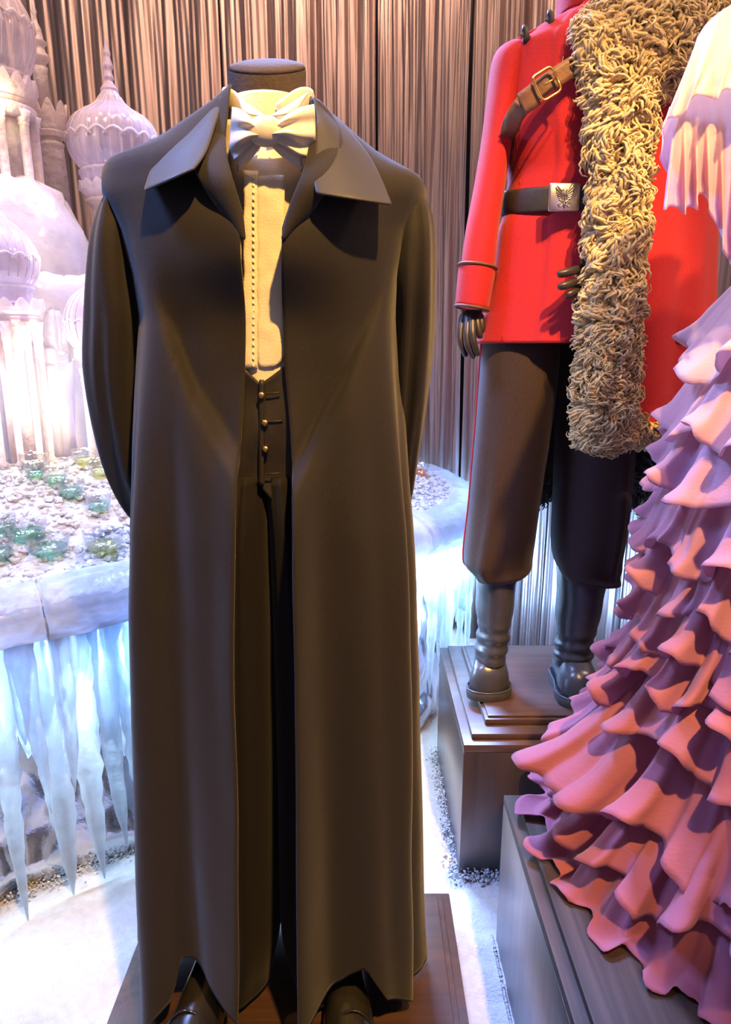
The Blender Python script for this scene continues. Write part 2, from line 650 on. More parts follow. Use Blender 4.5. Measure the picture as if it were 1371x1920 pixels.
# ------------------------------------------------------------------ ice bar table
TZ = .785
outline = spline([(-1.75, .88), (-1.2, 1.03), (-.80, 1.285), (-.46, 1.52), (0, 1.845), (.20, 1.985), (.33, 2.13), (.40, 2.32), (.415, 2.55),
                  (.36, 2.85), (.22, 3.15), (-.1, 3.38), (-.6, 3.5), (-1.4, 3.35), (-1.95, 2.7), (-2.05, 1.7), (-1.95, 1.1), (-1.75, .88)], 361)
oc = np.array([-.75, 2.3])


def inset(d):
    t = np.gradient(outline, axis=0)
    t /= np.linalg.norm(t, axis=1)[:, None] + 1e-9
    n = np.stack([-t[:, 1], t[:, 0]], -1)
    return outline + n * d


seglen = np.concatenate([[0], np.cumsum(np.linalg.norm(np.diff(outline, axis=0), axis=1))])


def along(s, d=0.0):
    """point on the outline at arc length s, pushed inwards by d"""
    o = inset(d)
    return np.array([np.interp(s, seglen, o[:, 0]), np.interp(s, seglen, o[:, 1])])


table = thing('ice_bar_table', 'long rounded ice bar table with icicles hanging from its glowing rim', 'table', (-.75, 2.3, 0))
# core under the foil
core = inset(.26)[:-1:6]
b = MB()
b.loft(np.array([np.column_stack([core, np.full(len(core), z)]) for z in (.012, .70)]))
b.build('table_core', M['wall'], table)
# table board
brd = inset(.05)[:-1:4]
b = MB()
b.loft(np.array([np.column_stack([brd, np.full(len(brd), z)]) for z in (.70, TZ - .03)]))
b.build('table_board', M['ice_blue'], table)
# crumpled foil skirt
sk = []
base = inset(.13)[:-1]
for z in np.linspace(.012, .70, 30):
    out = .02 * (1 - z / .7) ** 2
    o = inset(.15 - out)[:-1]
    q = np.column_stack([o * 1.0, np.full(len(o), z * .8)])
    crumple = .045 * np.abs(noise3(q, 1.6, 31, 2)) + .022 * np.abs(noise3(q, 4, 32, 2)) + .07 * np.exp(-((z - .06) / .05) ** 2) * np.abs(noise3(q, 1.5, 33, 2))
    dirn = inset(0)[:-1] - inset(.1)[:-1]
    dirn /= np.linalg.norm(dirn, axis=1)[:, None]
    o = o + dirn * (crumple[:, None] - .02)
    sk.append(np.column_stack([o, np.full(len(o), z)]))
MB().grid(np.array(sk), cv=True).build('foil_skirt', M['skirt_foil'], table)

# rim of ice blocks along the front edge, split by gaps
S0, S1 = 0.05, 4.75
cuts = [S0, .62, 1.187, 1.70, 2.25, 2.75, 3.2, 3.7, 4.2, S1]
rimmeshes = []
for k in range(len(cuts) - 1):
    ss = np.linspace(cuts[k] + .004, cuts[k + 1] - .004, 34)
    prof = [(.035, -.10), (-.012, -.095), (-.030, -.07), (-.028, -.035), (-.008, -.008), (.03, .010), (.10, .012), (.12, -.02), (.10, -.09)]
    R = []
    for s in ss:
        ring = []
        for d, dz in prof:
            p = along(s, d)
            ring.append((p[0], p[1], TZ + dz))
        R.append(ring)
    R = np.array(R)
    R += .012 * np.stack([noise3(R, 3.5, 40 + a, 3) for a in range(3)], -1)
    MB().loft(R).build('rim_block', M['ice_blue'], table)

# icicles
rs = np.random.RandomState(5)


def icicle(s, d, L, r, ztop=.735, lean=0.0, seed=0):
    n = max(9, int(L * 34))
    t = np.linspace(0, 1, n)
    rr = r * ((1 - t) ** .75 * .72 + .28 * (1 - t ** 6)) * (1 + .10 * np.sin(t * L * 95 + seed) + .08 * np.sin(t * L * 41 + seed * 2.3))
    rr = rr * np.interp(t, [0, .12, 1], [1.25, 1, 1])
    rr[-1] = .0015
    p0 = along(s, d)
    p1 = along(s + .04, d)
    tx = (p1 - p0) / np.linalg.norm(p1 - p0)
    a = np.arange(10) / 10 * 2 * PI
    R = []
    for k in range(n):
        c = p0 + tx * (lean * t[k] + .004 * math.sin(9 * t[k] * L + seed))
        w_ = 1 + .18 * np.sin(3 * a + seed + 2 * t[k])
        rx, ry = rr[k] * np.cos(a) * w_, rr[k] * np.sin(a) * w_ * .7
        R.append(np.column_stack([c[0] + tx[0] * rx - tx[1] * ry, c[1] + tx[1] * rx + tx[0] * ry, np.full(10, ztop - L * t[k])]))
    b = MB()
    b.loft(np.array(R))
    return b.build('icicle', M['ice_blue'], table)


def s_of_px(px):
    best = None
    for s in np.linspace(.3, 3.4, 400):
        p = along(s, -.005)
        q = pxof((p[0], p[1], .6))
        if best is None or abs(q - px) < best[0]:
            best = (abs(q - px), s)
    return best[1]


# the ones the photograph shows apart: (px at mid, py of the tip, radius)
for k, (px, ptip, r, ln) in enumerate([(-6, 1760, .030, .0), (12, 1460, .030, 0), (40, 1400, .03, .0), (82, 1712, .046, .012), (58, 1535, .026, .01),
                                       (92, 1510, .028, 0), (120, 1490, .024, 0), (146, 1668, .042, .012), (196, 1598, .034, .012), (178, 1420, .026, 0),
                                       (238, 1700, .036, .012), (222, 1430, .024, 0), (262, 1640, .03, 0), (290, 1500, .032, 0)]):
    s = s_of_px(px)
    p = along(s, 0)
    zt = max(zat(ptip, p[1]), .012)
    icicle(s, .012 + .02 * (k % 2), .735 - zt, r, lean=ln, seed=k)
k = 20
s = .25
while s < 4.6:
    p = along(s, 0)
    hidden = 1.36 < s < 2.15
    vis_left = s <= 1.36
    lo, hi = (.18, .34) if vis_left else (.30, .62)
    icicle(s, .02 + .03 * rs.rand(), rs.uniform(lo, hi), rs.uniform(.020, .034), lean=rs.uniform(-.01, .015), seed=k)
    s += rs.uniform(.030, .045) if not hidden else .09
    k += 1
# thin frozen sheet from which the icicles grow
ssh = np.linspace(S0 + .02, S1 - .02, 420)
for k in range(len(cuts) - 1):
    s_k = np.linspace(cuts[k] + .006, cuts[k + 1] - .006, 70)
    Gs = []
    for s in s_k:
        bot = .50 + .07 * math.sin(s * 37) + .05 * math.sin(s * 71 + 1) + .03 * math.sin(s * 160)
        edge = min(s - cuts[k], cuts[k + 1] - s)
        col_ = []
        for t in np.linspace(0, 1, 16):
            p = along(s, .040 + .012 * math.sin(s * 60 + 3 * t) + .006 * math.sin(s * 140 - 5 * t))
            col_.append((p[0], p[1], .735 + (bot - .735) * t))
        Gs.append(col_)
    MB().grid(np.array(Gs)).build('ice_sheet', M['ice_blue'], table, solid=.006)
# LED strip under the rim lights the icicles from behind
b = MB()
ss = np.linspace(S0 + .1, S1 - .1, 90)
pts = np.array([[*along(s, .058), .664] for s in ss])
b.tube(pts, .006, 6)
led = nodes('cool white LED strip')
e = N(led[1], 'Emission', Strength=95.0)
e.inputs[0].default_value = (.62, .80, 1, 1)
L(led[1], e.outputs[0], led[2].inputs[0])
b.build('led_strip', led[0], table)
for i, s in enumerate(np.linspace(.35, 4.0, 14)):
    p = along(s, .105)
    q = along(s, -.3)
    o = lamp('rim_lamp', 'AREA', (p[0], p[1], .61), (p[0] + (q[0] - p[0]) * .9, p[1] + (q[1] - p[1]) * .9, .60), 17.0, (.56, .78, 1), .28, .03)


# mound of crushed ice
def mound(x, y):
    o = inset(.03)
    P2 = np.stack([np.ravel(x), np.ravel(y)], -1)
    dmin = np.full(len(P2), 9.0)
    for i in range(0, len(o), 2):
        dmin = np.minimum(dmin, np.hypot(P2[:, 0] - o[i, 0], P2[:, 1] - o[i, 1]))
    h = TZ - .03 + .035 * sst(0, .08, dmin) + .17 * sst(.05, .62, dmin)
    return h.reshape(np.shape(x))


Xi = np.linspace(-.02, 1, 110)
G = []
o0 = inset(.03)[:-1]
for t in Xi:
    G.append(o0 + (oc - o0) * max(t, 0) * .93)
G = np.array(G)
Gz = mound(G[..., 0], G[..., 1])
P = np.concatenate([G, Gz[..., None]], -1)
P[0, :, 2] -= .07
P[1:] += .011 * np.stack([noise3(P[1:], 14, 50 + a, 3) for a in range(3)], -1)
MB().grid(P, cv=True).build('ice_mound', M['crushed'], table)
# loose lumps of crushed ice on the mound
rs = np.random.RandomState(77)
ico = bmesh.new()
bmesh.ops.create_icosphere(ico, subdivisions=1, radius=1)
IV = np.array([v.co[:] for v in ico.verts])
IF = [[v.index for v in f.verts] for f in ico.faces]
ico.free()
b = MB()
cnt = 0
xs = rs.uniform(-1.35, .42, 16000)
ys = rs.uniform(1.2, 3.2, 16000)
from_edge = inset(.04)


def inside(x, y, poly):
    c = np.zeros(len(x), bool)
    n = len(poly)
    j = n - 1
    for i in range(n):
        xi, yi, xj, yj = poly[i][0], poly[i][1], poly[j][0], poly[j][1]
        c ^= ((yi > y) != (yj > y)) & (x < (xj - xi) * (y - yi) / (yj - yi + 1e-12) + xi)
        j = i
    return c


keep = inside(xs, ys, from_edge[::4])
xs, ys = xs[keep][:8500], ys[keep][:8500]
zs = mound(xs, ys)
for x, y, z in zip(xs, ys, zs):
    r = rs.uniform(.005, .014)
    A = np.linalg.qr(rs.normal(size=(3, 3)))[0]
    V = (IV * rs.uniform(.55, 1.25, size=(len(IV), 1)) * r) @ A
    V = V * np.array([1, 1, .7]) + (x, y, z + r * .25)
    b.add(V, IF)
tag(b.build('ice_lumps', M['crushed'], table, smooth=False), kind='stuff')


# ------------------------------------------------------------------ drinks standing in the ice
def drink(px, py, w_px, Y, liquid, label, name='drink_glass', h=.062):
    x = xat(px, Y, zat(py, Y))
    z = float(mound(np.array([x]), np.array([Y]))[0]) - .012
    r = w_px / 2 / FPX * depth(Y, z)
    g = thing(name, label, 'glass', (x, Y, z), 'coupe glasses set in crushed ice')
    b = MB()
    prof = [(.35 * r, .001), (.30 * r, .006), (.62 * r, .016), (.88 * r, .030), (.97 * r, h * .7), (r, h), (r * .965, h), (.93 * r, h * .7), (.84 * r, .032), (.56 * r, .019), (.001, .0165)]
    b.lathe(prof, (x, Y, z), 28, caps=False)
    b.build('bowl', M['glass'], g)
    b = MB()
    b.lathe([(.001, .0175), (.53 * r, .0195), (.81 * r, .033), (.845 * r, h * .58), (.001, h * .582)], (x, Y, z), 24, caps=False)
    b.build('drink', M[liquid], g)
    return g


def ice_y(px, py):
    """distance at which the ray through a pixel meets the mound"""
    lo = 1.25
    for Y in np.arange(1.25, 3.2, .01):
        p = at(px, py, Y)
        if p[2] <= float(mound(np.array([p[0]]), np.array([Y]))[0]) + .02:
            return Y
    return 2.6


for px, py, wd, liq, lab in [
    (65, 868, 54, 'glass', 'large pale clear glass, tallest at the back of the ice on the left'),
    (160, 862, 50, 'drink_lime', 'glass of yellow drink at the back edge of the ice'),
    (188, 880, 46, 'drink_lime', 'pale yellow glass beside the dark hanging sleeve'),
    (66, 886, 40, 'drink_green', 'small glass with a trace of green right before the large pale one'),
    (105, 898, 48, 'drink_green', 'glass of green and yellow drink behind the greenest glass'),
    (134, 922, 50, 'drink_green', 'brightest green glass in the middle of the ice'),
    (186, 946, 48, 'drink_green', 'faint green glass nearest to the elbow of the dark sleeve'),
    (6, 990, 48, 'drink_green', 'green glass cut by the left border, behind its clear neighbour'),
    (50, 1000, 76, 'drink_green', 'wide half empty glass behind the front row of glasses'),
    (92, 1028, 78, 'drink_green', 'wide front row glass with pale green drink'),
    (-4, 1036, 58, 'drink_green', 'front row glass cut by the left border'),
    (196, 1024, 74, 'drink_lime', 'glass standing alone at the right front, little drink left'),
    (788, 884, 34, 'drink_orange', 'glass of orange drink right of the black robe'),
]:
    drink(px, py, wd, ice_y(px, py), liq, lab)


# ------------------------------------------------------------------ the ice palace, tower by tower
def tower_pos(cpx, py, Y):
    return xat(cpx, Y, zat(py, Y)), Y


def prof_px(tab, Y):
    """(radius in px, py) -> (radius, z)"""
    return [(r / FPX * depth(Y, zat(py, Y)), zat(py, Y)) for r, py in tab]


def lathe_px(tab, x, Y, mat, name, parent, m=40, ribs=0, amp=0., wob=0., seed=0, smooth_n=0):
    pr = prof_px(tab, Y)
    if smooth_n:
        pr = spline(pr, smooth_n)
    b = MB()
    b.lathe([(max(r, .0008), z) for r, z in pr], (x, Y, 0), m, ribs, amp, wob, seed)
    return b.build(name, mat, parent)


def crown(x, Y, r_px, py_top, py_bot, n, name, parent, mat, flare=1.12, thick=.012):
    """a ring of pointed merlons above a moulded band"""
    zt, zb = zat(py_top, Y), zat(py_bot, Y)
    r = r_px / FPX * depth(Y, zb)
    m = n * 8
    a = np.arange(m) / m * 2 * PI
    ph = np.abs(((a * n / (2 * PI)) % 1) - .5) * 2          # 1 at the gap, 0 at the point
    tip = 1 - ph ** 1.5
    H = zt - zb
    rings = []
    for f, rr in ((0, .80), (.12, .86), (.16, .80), (.26, .90), (.32, .86), (.42, .97), (.50, 1.0)):
        rings.append(np.column_stack([x + r * rr * np.cos(a), Y + r * rr * np.sin(a), np.full(m, zb + H * f)]))
    for g, rr in ((.5, 1.05), (1.0, flare)):
        zz_ = zb + H * (.5 + .5 * g * (.18 + .82 * tip))
        rings.append(np.column_stack([x + r * rr * np.cos(a), Y + r * rr * np.sin(a), zz_]))
    for g, rr in ((1.0, flare - .14), (.3, .86)):
        zz_ = zb + H * (.5 + .5 * g * (.18 + .82 * tip))
        rings.append(np.column_stack([x + r * rr * np.cos(a), Y + r * rr * np.sin(a), zz_]))
    b = MB()
    b.loft(np.array(rings))
    return b.build(name, mat, parent, smooth=True, angle=50)


def columns(x, Y, r_px, py_top, py_bot, n, w_px, parent, mat, ph=0):
    zt, zb = zat(py_top, Y), zat(py_bot, Y)
    k = depth(Y, (zt + zb) / 2) / FPX
    for i in range(n):
        a = ph + i / n * 2 * PI
        cx, cy = x + r_px * k * math.cos(a), Y + r_px * k * math.sin(a)
        h = zt - zb
        r = w_px * k
        b = MB()
        b.lathe([(r * 1.5, 0), (r * 1.5, h * .04), (r, h * .06), (r, h * .80), (r * 1.2, h * .83), (r * 1.05, h * .85), (r * 1.4, h * .89), (r * 1.2, h * .91), (r * 1.8, h)],
                (cx, cy, zb), 14, ribs=7, amp=.12)
        b.build('column', mat, parent)


def rib_lines(tab, x, Y, n, parent, sn=44):
    pr = spline(prof_px(tab, Y), sn)
    b = MB()
    for i in range(n):
        a = (i + .5) / n * 2 * PI
        P_ = [(x + (r + .0005) * math.cos(a + .10 * k / sn), Y + (r + .0005) * math.sin(a + .10 * k / sn), z) for k, (r, z) in enumerate(pr) if r > .012]
        b.tube(P_, .0017, 4)
    tag(b.build('rib_lines', M['ice'], parent), kind='stuff')


def dome_band(x, Y, r_px, py, parent, k=18):
    """raised net of little arches around a dome"""
    z = zat(py, Y)
    r = r_px / FPX * depth(Y, z)
    b = MB()
    for i in range(k):
        a0 = i / k * 2 * PI
        pts = []
        for t in np.linspace(0, 1, 7):
            a = a0 + (t * 1.3 - .15) * 2 * PI / k
            pts.append((x + r * math.cos(a), Y + r * math.sin(a), z + r * .16 * math.sin(PI * t) - r * .07))
        b.tube(pts, r * .022, 5)
    return b.build('arch_band', M['ice'], parent)


# right tower with the complete onion dome
x, Y = tower_pos(214, 280, 2.52)
t = thing('onion_dome_tower', 'pinkish ice tower with a whole ribbed onion dome and tall spire', 'ice tower', (x, Y, .9))
d_ = lathe_px([(60, 348), (62, 336), (66, 328), (60, 322), (66, 315), (78, 296), (82, 272), (80, 250), (72, 232), (58, 218), (42, 208), (28, 196), (20, 183), (15, 172)],
              x, Y, M['ice_clear'], 'onion_dome', t, m=96, ribs=24, amp=.035, smooth_n=44)
dome_band(x, Y, 84, 268, d_)
lathe_px([(15, 174), (16, 168), (11, 160), (7, 152), (10, 147), (8, 140), (7, 133), (10, 126), (8, 116), (6, 108), (7, 100), (4, 88), (1, 66)], x, Y, M['ice_clear'], 'spire', t, m=20, smooth_n=40)
rib_lines([(66, 315), (78, 296), (82, 272), (80, 250), (72, 232), (58, 218), (42, 208), (28, 196), (20, 183)], x, Y, 26, d_)
crown(x, Y, 60, 346, 388, 16, 'crown', t, M['ice'])
lathe_px([(46, 480), (46, 392), (52, 386), (58, 380)], x, Y, M['ice'], 'shaft', t, m=36, ribs=12, amp=.08)
for k, (py0, r0) in enumerate(((498, 44), (520, 52), (542, 60))):
    lathe_px([(r0 - 6, py0 + 24), (r0 + 4, py0 + 20), (r0 + 8, py0 + 8), (r0 + 3, py0 - 2), (r0 - 10, py0 - 12)], x, Y, M['ice'], 'scalloped_tier', t, m=64, ribs=16, amp=.10)
lathe_px([(74, 900), (72, 600), (62, 575), (56, 560)], x, Y, M['ice_rough'], 'drum', t, m=40, wob=.004, seed=4)
lathe_px([(56, 566), (50, 540), (46, 500), (46, 478)], x, Y, M['ice'], 'shaft', t, m=36)

# low dome half hidden by the robe
x, Y = tower_pos(186, 600, 2.10)
t = thing('low_dome_tower', 'low ribbed ice dome on columns half hidden by the black sleeve', 'ice tower', (x, Y, .9))
d_ = lathe_px([(40, 662), (46, 652), (56, 638), (62, 612), (60, 588), (50, 566), (36, 550), (20, 538), (8, 524), (2, 500)], x, Y, M['ice_clear'], 'onion_dome', t, m=80, ribs=22, amp=.03, smooth_n=40)
dome_band(x, Y, 63, 606, d_, 16)
rib_lines([(46, 652), (56, 638), (62, 612), (60, 588), (50, 566), (36, 550), (20, 538)], x, Y, 24, d_)
crown(x, Y, 44, 655, 690, 14, 'crown', t, M['ice'])
columns(x, Y, 36, 690, 862, 7, 5, t, M['ice'], .3)
lathe_px([(24, 870), (24, 692)], x, Y, M['ice'], 'shaft', t, m=24)

# slender minaret
x, Y = tower_pos(100, 300, 2.58)
t = thing('slender_minaret', 'slender ice minaret with jagged crown, between the two big domes', 'ice tower', (x, Y, .9))
xs_ = x - .016
lathe_px([(11, 128), (12, 118), (20, 112), (21, 106), (14, 98), (12, 88), (14, 84), (19, 80), (12, 74), (11, 66), (9, 52), (5, 42), (3, 30), (5, 22), (3, 14), (1.5, -10)], xs_, Y, M['ice'], 'spire', t, m=20)
lathe_px([(13, 200), (13, 140), (14, 127), (10, 125)], xs_, Y, M['ice'], 'upper_shaft', t, m=8, wob=.003)
crown(x, Y, 31, 192, 258, 8, 'crown', t, M['ice'], 1.06)
lathe_px([(32, 900), (29, 600), (26, 420), (22, 285), (22, 277), (24, 272), (20, 268), (18, 254)], x, Y, M['ice'], 'shaft', t, m=8, wob=.003, seed=2)

# big left pavilion with the huge dome
x, Y = tower_pos(-8, 200, 2.30)
t = thing('great_dome_pavilion', 'biggest ice pavilion, huge dome cut by the top left corner', 'ice tower', (x, Y, .9))
d_ = lathe_px([(60, 165), (62, 152), (67, 146), (62, 138), (70, 122), (79, 92), (82, 60), (76, 25), (62, -5), (42, -30), (24, -50), (14, -75), (8, -120), (2, -170)],
              x, Y, M['ice_clear'], 'great_dome', t, m=96, ribs=24, amp=.03, smooth_n=50)
dome_band(x, Y, 83, 45, d_, 18)
rib_lines([(70, 122), (79, 92), (82, 60), (76, 25), (62, -5), (42, -30)], x, Y, 26, d_)
crown(x, Y, 72, 146, 208, 18, 'crown', t, M['ice'], 1.04)
lathe_px([(68, 226), (70, 204), (60, 200)], x, Y, M['ice'], 'cornice', t, m=40)
columns(x, Y, 62, 215, 350, 9, 8, t, M['ice'], .35)
lathe_px([(50, 350), (50, 212)], x, Y, M['ice'], 'inner_wall', t, m=16)
lathe_px([(128, 530), (136, 505), (140, 470), (132, 430), (118, 408), (112, 385), (100, 372), (92, 356), (70, 345), (40, 338)], x, Y, M['ice_rough'], 'rough_drum', t, m=48, wob=.016, seed=7)
lathe_px([(110, 640), (140, 600), (152, 575), (152, 545), (140, 522), (110, 518)], x, Y, M['ice_rough'], 'rough_drum', t, m=48, wob=.016, seed=8)
lathe_px([(140, 905), (135, 780), (118, 660), (105, 625)], x, Y, M['ice_rough'], 'rough_drum', t, m=40, wob=.012, seed=9, smooth_n=16)
lamp('pavilion_lamp', 'POINT', (x + .075, Y - .125, zat(212, Y)), None, 1.0, (1, .78, .42), .02)

# front left small dome pavilion
x, Y = tower_pos(2, 500, 2.0)
t = thing('small_dome_pavilion', 'smaller lilac ice dome on fluted columns, cut by the left border', 'ice tower', (x, Y, .9))
d_ = lathe_px([(50, 566), (50, 548), (54, 541), (50, 534), (58, 522), (66, 500), (66, 478), (58, 455), (44, 434), (28, 416), (14, 398), (4, 372)], x, Y, M['ice_clear'], 'onion_dome', t, m=80, ribs=22, amp=.03, smooth_n=44)
dome_band(x, Y, 68, 484, d_, 16)
rib_lines([(58, 522), (66, 500), (66, 478), (58, 455), (44, 434), (28, 416)], x, Y, 24, d_)
crown(x, Y, 62, 560, 606, 14, 'crown', t, M['ice'], 1.08)
columns(x, Y, 50, 604, 872, 9, 6, t, M['ice'], .2)
lathe_px([(22, 880), (22, 604)], x, Y, M['ice'], 'shaft', t, m=24)

# rough blocks that carry the palace
for k, (px, py0, py1, wpx, Yb, lab) in enumerate([
        (100, 655, 880, 62, 2.14, 'big rough block of ice glowing white beneath the domes'),
        (98, 570, 668, 44, 2.15, 'small rough ice block stacked on the glowing block')]):
    x, Y = tower_pos(px, (py0 + py1) / 2, Yb)
    z0, z1 = zat(py1, Y), zat(py0, Y)
    hw = wpx / 2 / FPX * depth(Y, z0)
    bm = bmesh.new()
    bmesh.ops.create_cube(bm, size=1)
    bmesh.ops.bevel(bm, geom=bm.edges[:], offset=.12, segments=2, affect='EDGES')
    bmesh.ops.subdivide_edges(bm, edges=bm.edges[:], cuts=3, use_grid_fill=True)
    V = np.array([v.co[:] for v in bm.verts])
    bm.verts.index_update()
    F = [[v.index for v in f.verts] for f in bm.faces]
    bm.free()
    V = V * (2 * hw, 2 * hw, z1 - z0) + (x, Y, (z0 + z1) / 2)
    V += .010 * np.stack([noise3(V, 8, 60 + k * 3 + a, 3) for a in range(3)], -1)
    tag(MB().add(V, F).build('ice_block', M['ice_rough']), lab, 'ice block')
# warm lamps standing among the blocks light the palace from inside
for px, py, Y, p in [(38, 760, 1.90, 1.5), (125, 770, 1.98, 1.5), (152, 720, 2.02, .9), (-60, 740, 1.9, 1.5), (64, 620, 2.0, .9), (20, 680, 1.88, .8), (215, 640, 2.3, 1.2), (98, 470, 2.03, .5)]:
    q = at(px, py, Y)
    lamp('palace_lamp', 'POINT', q, None, p, (1, .87, .70), .03)

# ------------------------------------------------------------------ black robed mannequin
def tab(rows, k):
    return [(r[0], r[k]) for r in rows]


man = thing('robed_mannequin', 'headless mannequin in a long black robe with wide pointed collar and ivory bow tie', 'mannequin', (-.16, 1.05, BZ))
YB = 1.06
# py, left px, right px, half depth, centre Y offset
robe_rows = [(180, 428, 578, .062, .0), (205, 402, 600, .070, .0), (235, 362, 640, .078, .0), (262, 324, 668, .086, .0), (280, 298, 690, .092, 0), (300, 250, 716, .098, 0), (314, 214, 742, .102, 0), (324, 205, 758, .105, 0), (340, 203, 786, .110, 0), (350, 203, 797, .112, 0),
             (378, 205, 799, .118, 0), (392, 214, 790, .120, 0), (440, 238, 764, .128, 0), (520, 262, 746, .134, 0), (600, 276, 742, .134, 0), (700, 268, 748, .132, 0), (830, 257, 758, .134, .0),
             (970, 250, 768, .140, 0), (1100, 249, 773, .146, .005), (1300, 255, 777, .152, .01), (1500, 262, 778, .156, .015), (1700, 268, 780, .160, .02), (1960, 275, 783, .165, .03)]
RZt = []
for py, l, r, hb, yo in robe_rows:
    Y = YB + yo
    z = zat(py, Y)
    RZt.append((z, xat(l, Y, z), xat(r, Y, z), hb, Y))
RZt.sort()
rz = np.array(RZt)


def rrow(z):
    return [np.interp(z, rz[:, 0], rz[:, k]) for k in (1, 2, 3, 4)]


EXP = .86
open_l = [(180, 426), (250, 422), (300, 424), (330, 432), (370, 444), (430, 457), (560, 455), (700, 452), (800, 448), (900, 446), (1000, 444), (1300, 444), (1600, 448), (1960, 452)]
open_r = [(180, 580), (250, 582), (300, 574), (330, 563), (370, 548), (430, 531), (560, 529), (700, 531), (800, 540), (900, 548), (1000, 553), (1300, 554), (1600, 556), (1960, 560)]
hem_l = [(240, 1903), (272, 1903), (294, 1909), (323, 1872), (327, 1808), (350, 1822), (375, 1836), (410, 1868), (450, 1903), (470, 1910)]
hem_r = [(540, 1918), (562, 1916), (600, 1890), (650, 1858), (684, 1812), (700, 1840), (716, 1867), (780, 1871), (820, 1871)]


def front_shape(px, py):
    """how far the cloth comes forward (metres) beyond the plain body"""
    d = 0.0
    # hanging chest folds that leave a V shaped hollow above the waist
    vl = np.interp(px, [255, 285, 360, 455, 480], [430, 540, 735, 885, 900])
    vr = np.interp(px, [540, 555, 640, 700, 760], [900, 885, 720, 590, 420])
    vy = vl if px < 500 else vr
    inner = sst(430, 640, py)
    d -= .027 * inner * (1 - sst(-22, 34, py - vy)) * sst(250, 330, px) * (1 - sst(690, 775, px))
    d += .010 * sst(0, 120, py - vy) * (1 - sst(150, 500, py - vy))
    return d


def hem_col(X, Yv, front, left):
    z = .2
    for _ in range(3):
        px = pxof((X, Yv, z))
        t = hem_l if left else hem_r
        py = float(np.interp(px, [a[0] for a in t], [a[1] for a in t]))
        z = zat(py, Yv)
    return z


def robe_point(th, z):
    l, r, hb, Yc = rrow(z)
    cx, a = (l + r) / 2, (r - l) / 2
    s, c = math.sin(th), math.cos(th)
    x = cx + a * math.copysign(abs(s) ** EXP, s)
    y = Yc - hb * math.copysign(abs(c) ** .8, c)
    return x, y


# the robe as one sheet from the left front edge round the back to the right front edge
NC, NR = 210, 150
grid_pts = []
ztop = zat(180, YB)
us = np.concatenate([np.linspace(0, .32, 80), np.linspace(.32, .68, 50)[1:], np.linspace(.68, 1, 80)[1:]])
for u in us:
    colp = []
    left = u < .5
    # bottom of this column
    for _it in range(1):
        thl = thr = 0
    zb = .16
    for _ in range(3):
        thL = math.asin(max(-.98, min(.98, 0)))
        l, r, hb, Yc = rrow(zb)
        cx, a = (l + r) / 2, (r - l) / 2
        yf = Yc - hb
        pyf = pyof((cx, yf, zb))
        xl = xat(np.interp(pyf, *zip(*open_l)), yf, zb)
        xr = xat(np.interp(pyf, *zip(*open_r)), yf, zb)
        tl = -math.asin(min(1, max(0, (cx - xl) / a)) ** (1 / EXP))
        tr = math.asin(min(1, max(0, (xr - cx) / a)) ** (1 / EXP))
        th = tl - u * (2 * PI - (tr - tl))
        x, y = robe_point(th, zb)
        thn = (th + PI) % (2 * PI) - PI
        if abs(thn) < PI / 2 + .12:
            zb = hem_col(x, y, True, x < cx)
        else:
            zb = BZ + .035
    zb = max(zb, BZ + .012)
    for k in range(NR):
        f = k / (NR - 1)
        z = ztop + (zb - ztop) * f
        l, r, hb, Yc = rrow(z)
        cx, a = (l + r) / 2, (r - l) / 2
        yf = Yc - hb
        pyf = pyof((cx, yf, z))
        xl = xat(np.interp(pyf, *zip(*open_l)), yf, z)
        xr = xat(np.interp(pyf, *zip(*open_r)), yf, z)
        tl = -math.asin(min(1, max(0, (cx - xl) / a)) ** (1 / EXP))
        tr = math.asin(min(1, max(0, (xr - cx) / a)) ** (1 / EXP))
        th = tl - u * (2 * PI - (tr - tl))
        x, y = robe_point(th, z)
        cfront = max(0, math.cos(th)) ** .5
        px, py = pxof((x, y, z)), pyof((x, y, z))
        fr = front_shape(px, py) * cfront
        # long vertical folds, deeper towards the hem
        t = f
        fold = (.006 + .016 * t) * (math.sin(th * 7 + 1.1 + .5 * t) + .6 * math.sin(th * 13 + .4 - t)) * sst(.12, .5, f)
        fold *= .55 + .45 * abs(math.sin(th))
        roll = 0
        du = min(u, 1 - u)
        edge = math.exp(-(du / .018) ** 2)
        roll = .014 * edge * float(sst(700, 950, py))           # the front edges stand a little proud
        lap = .022 * math.exp(-(du / .05) ** 2) * float(sst(330, 440, py)) * (1 - float(sst(470, 600, py)))
        nx_, ny_ = math.sin(th), -math.cos(th)
        amt = fr + fold + roll + lap
        colp.append((x + nx_ * (fold) * .9, y + ny_ * amt, z))
    grid_pts.append(colp)
G = np.array(grid_pts)
G += .0022 * np.stack([noise3(G * (1, 1, .5), 7, 70 + a, 2) for a in range(3)], -1)
robe = MB().grid(G).build('robe', M['robe'], man, solid=.003)

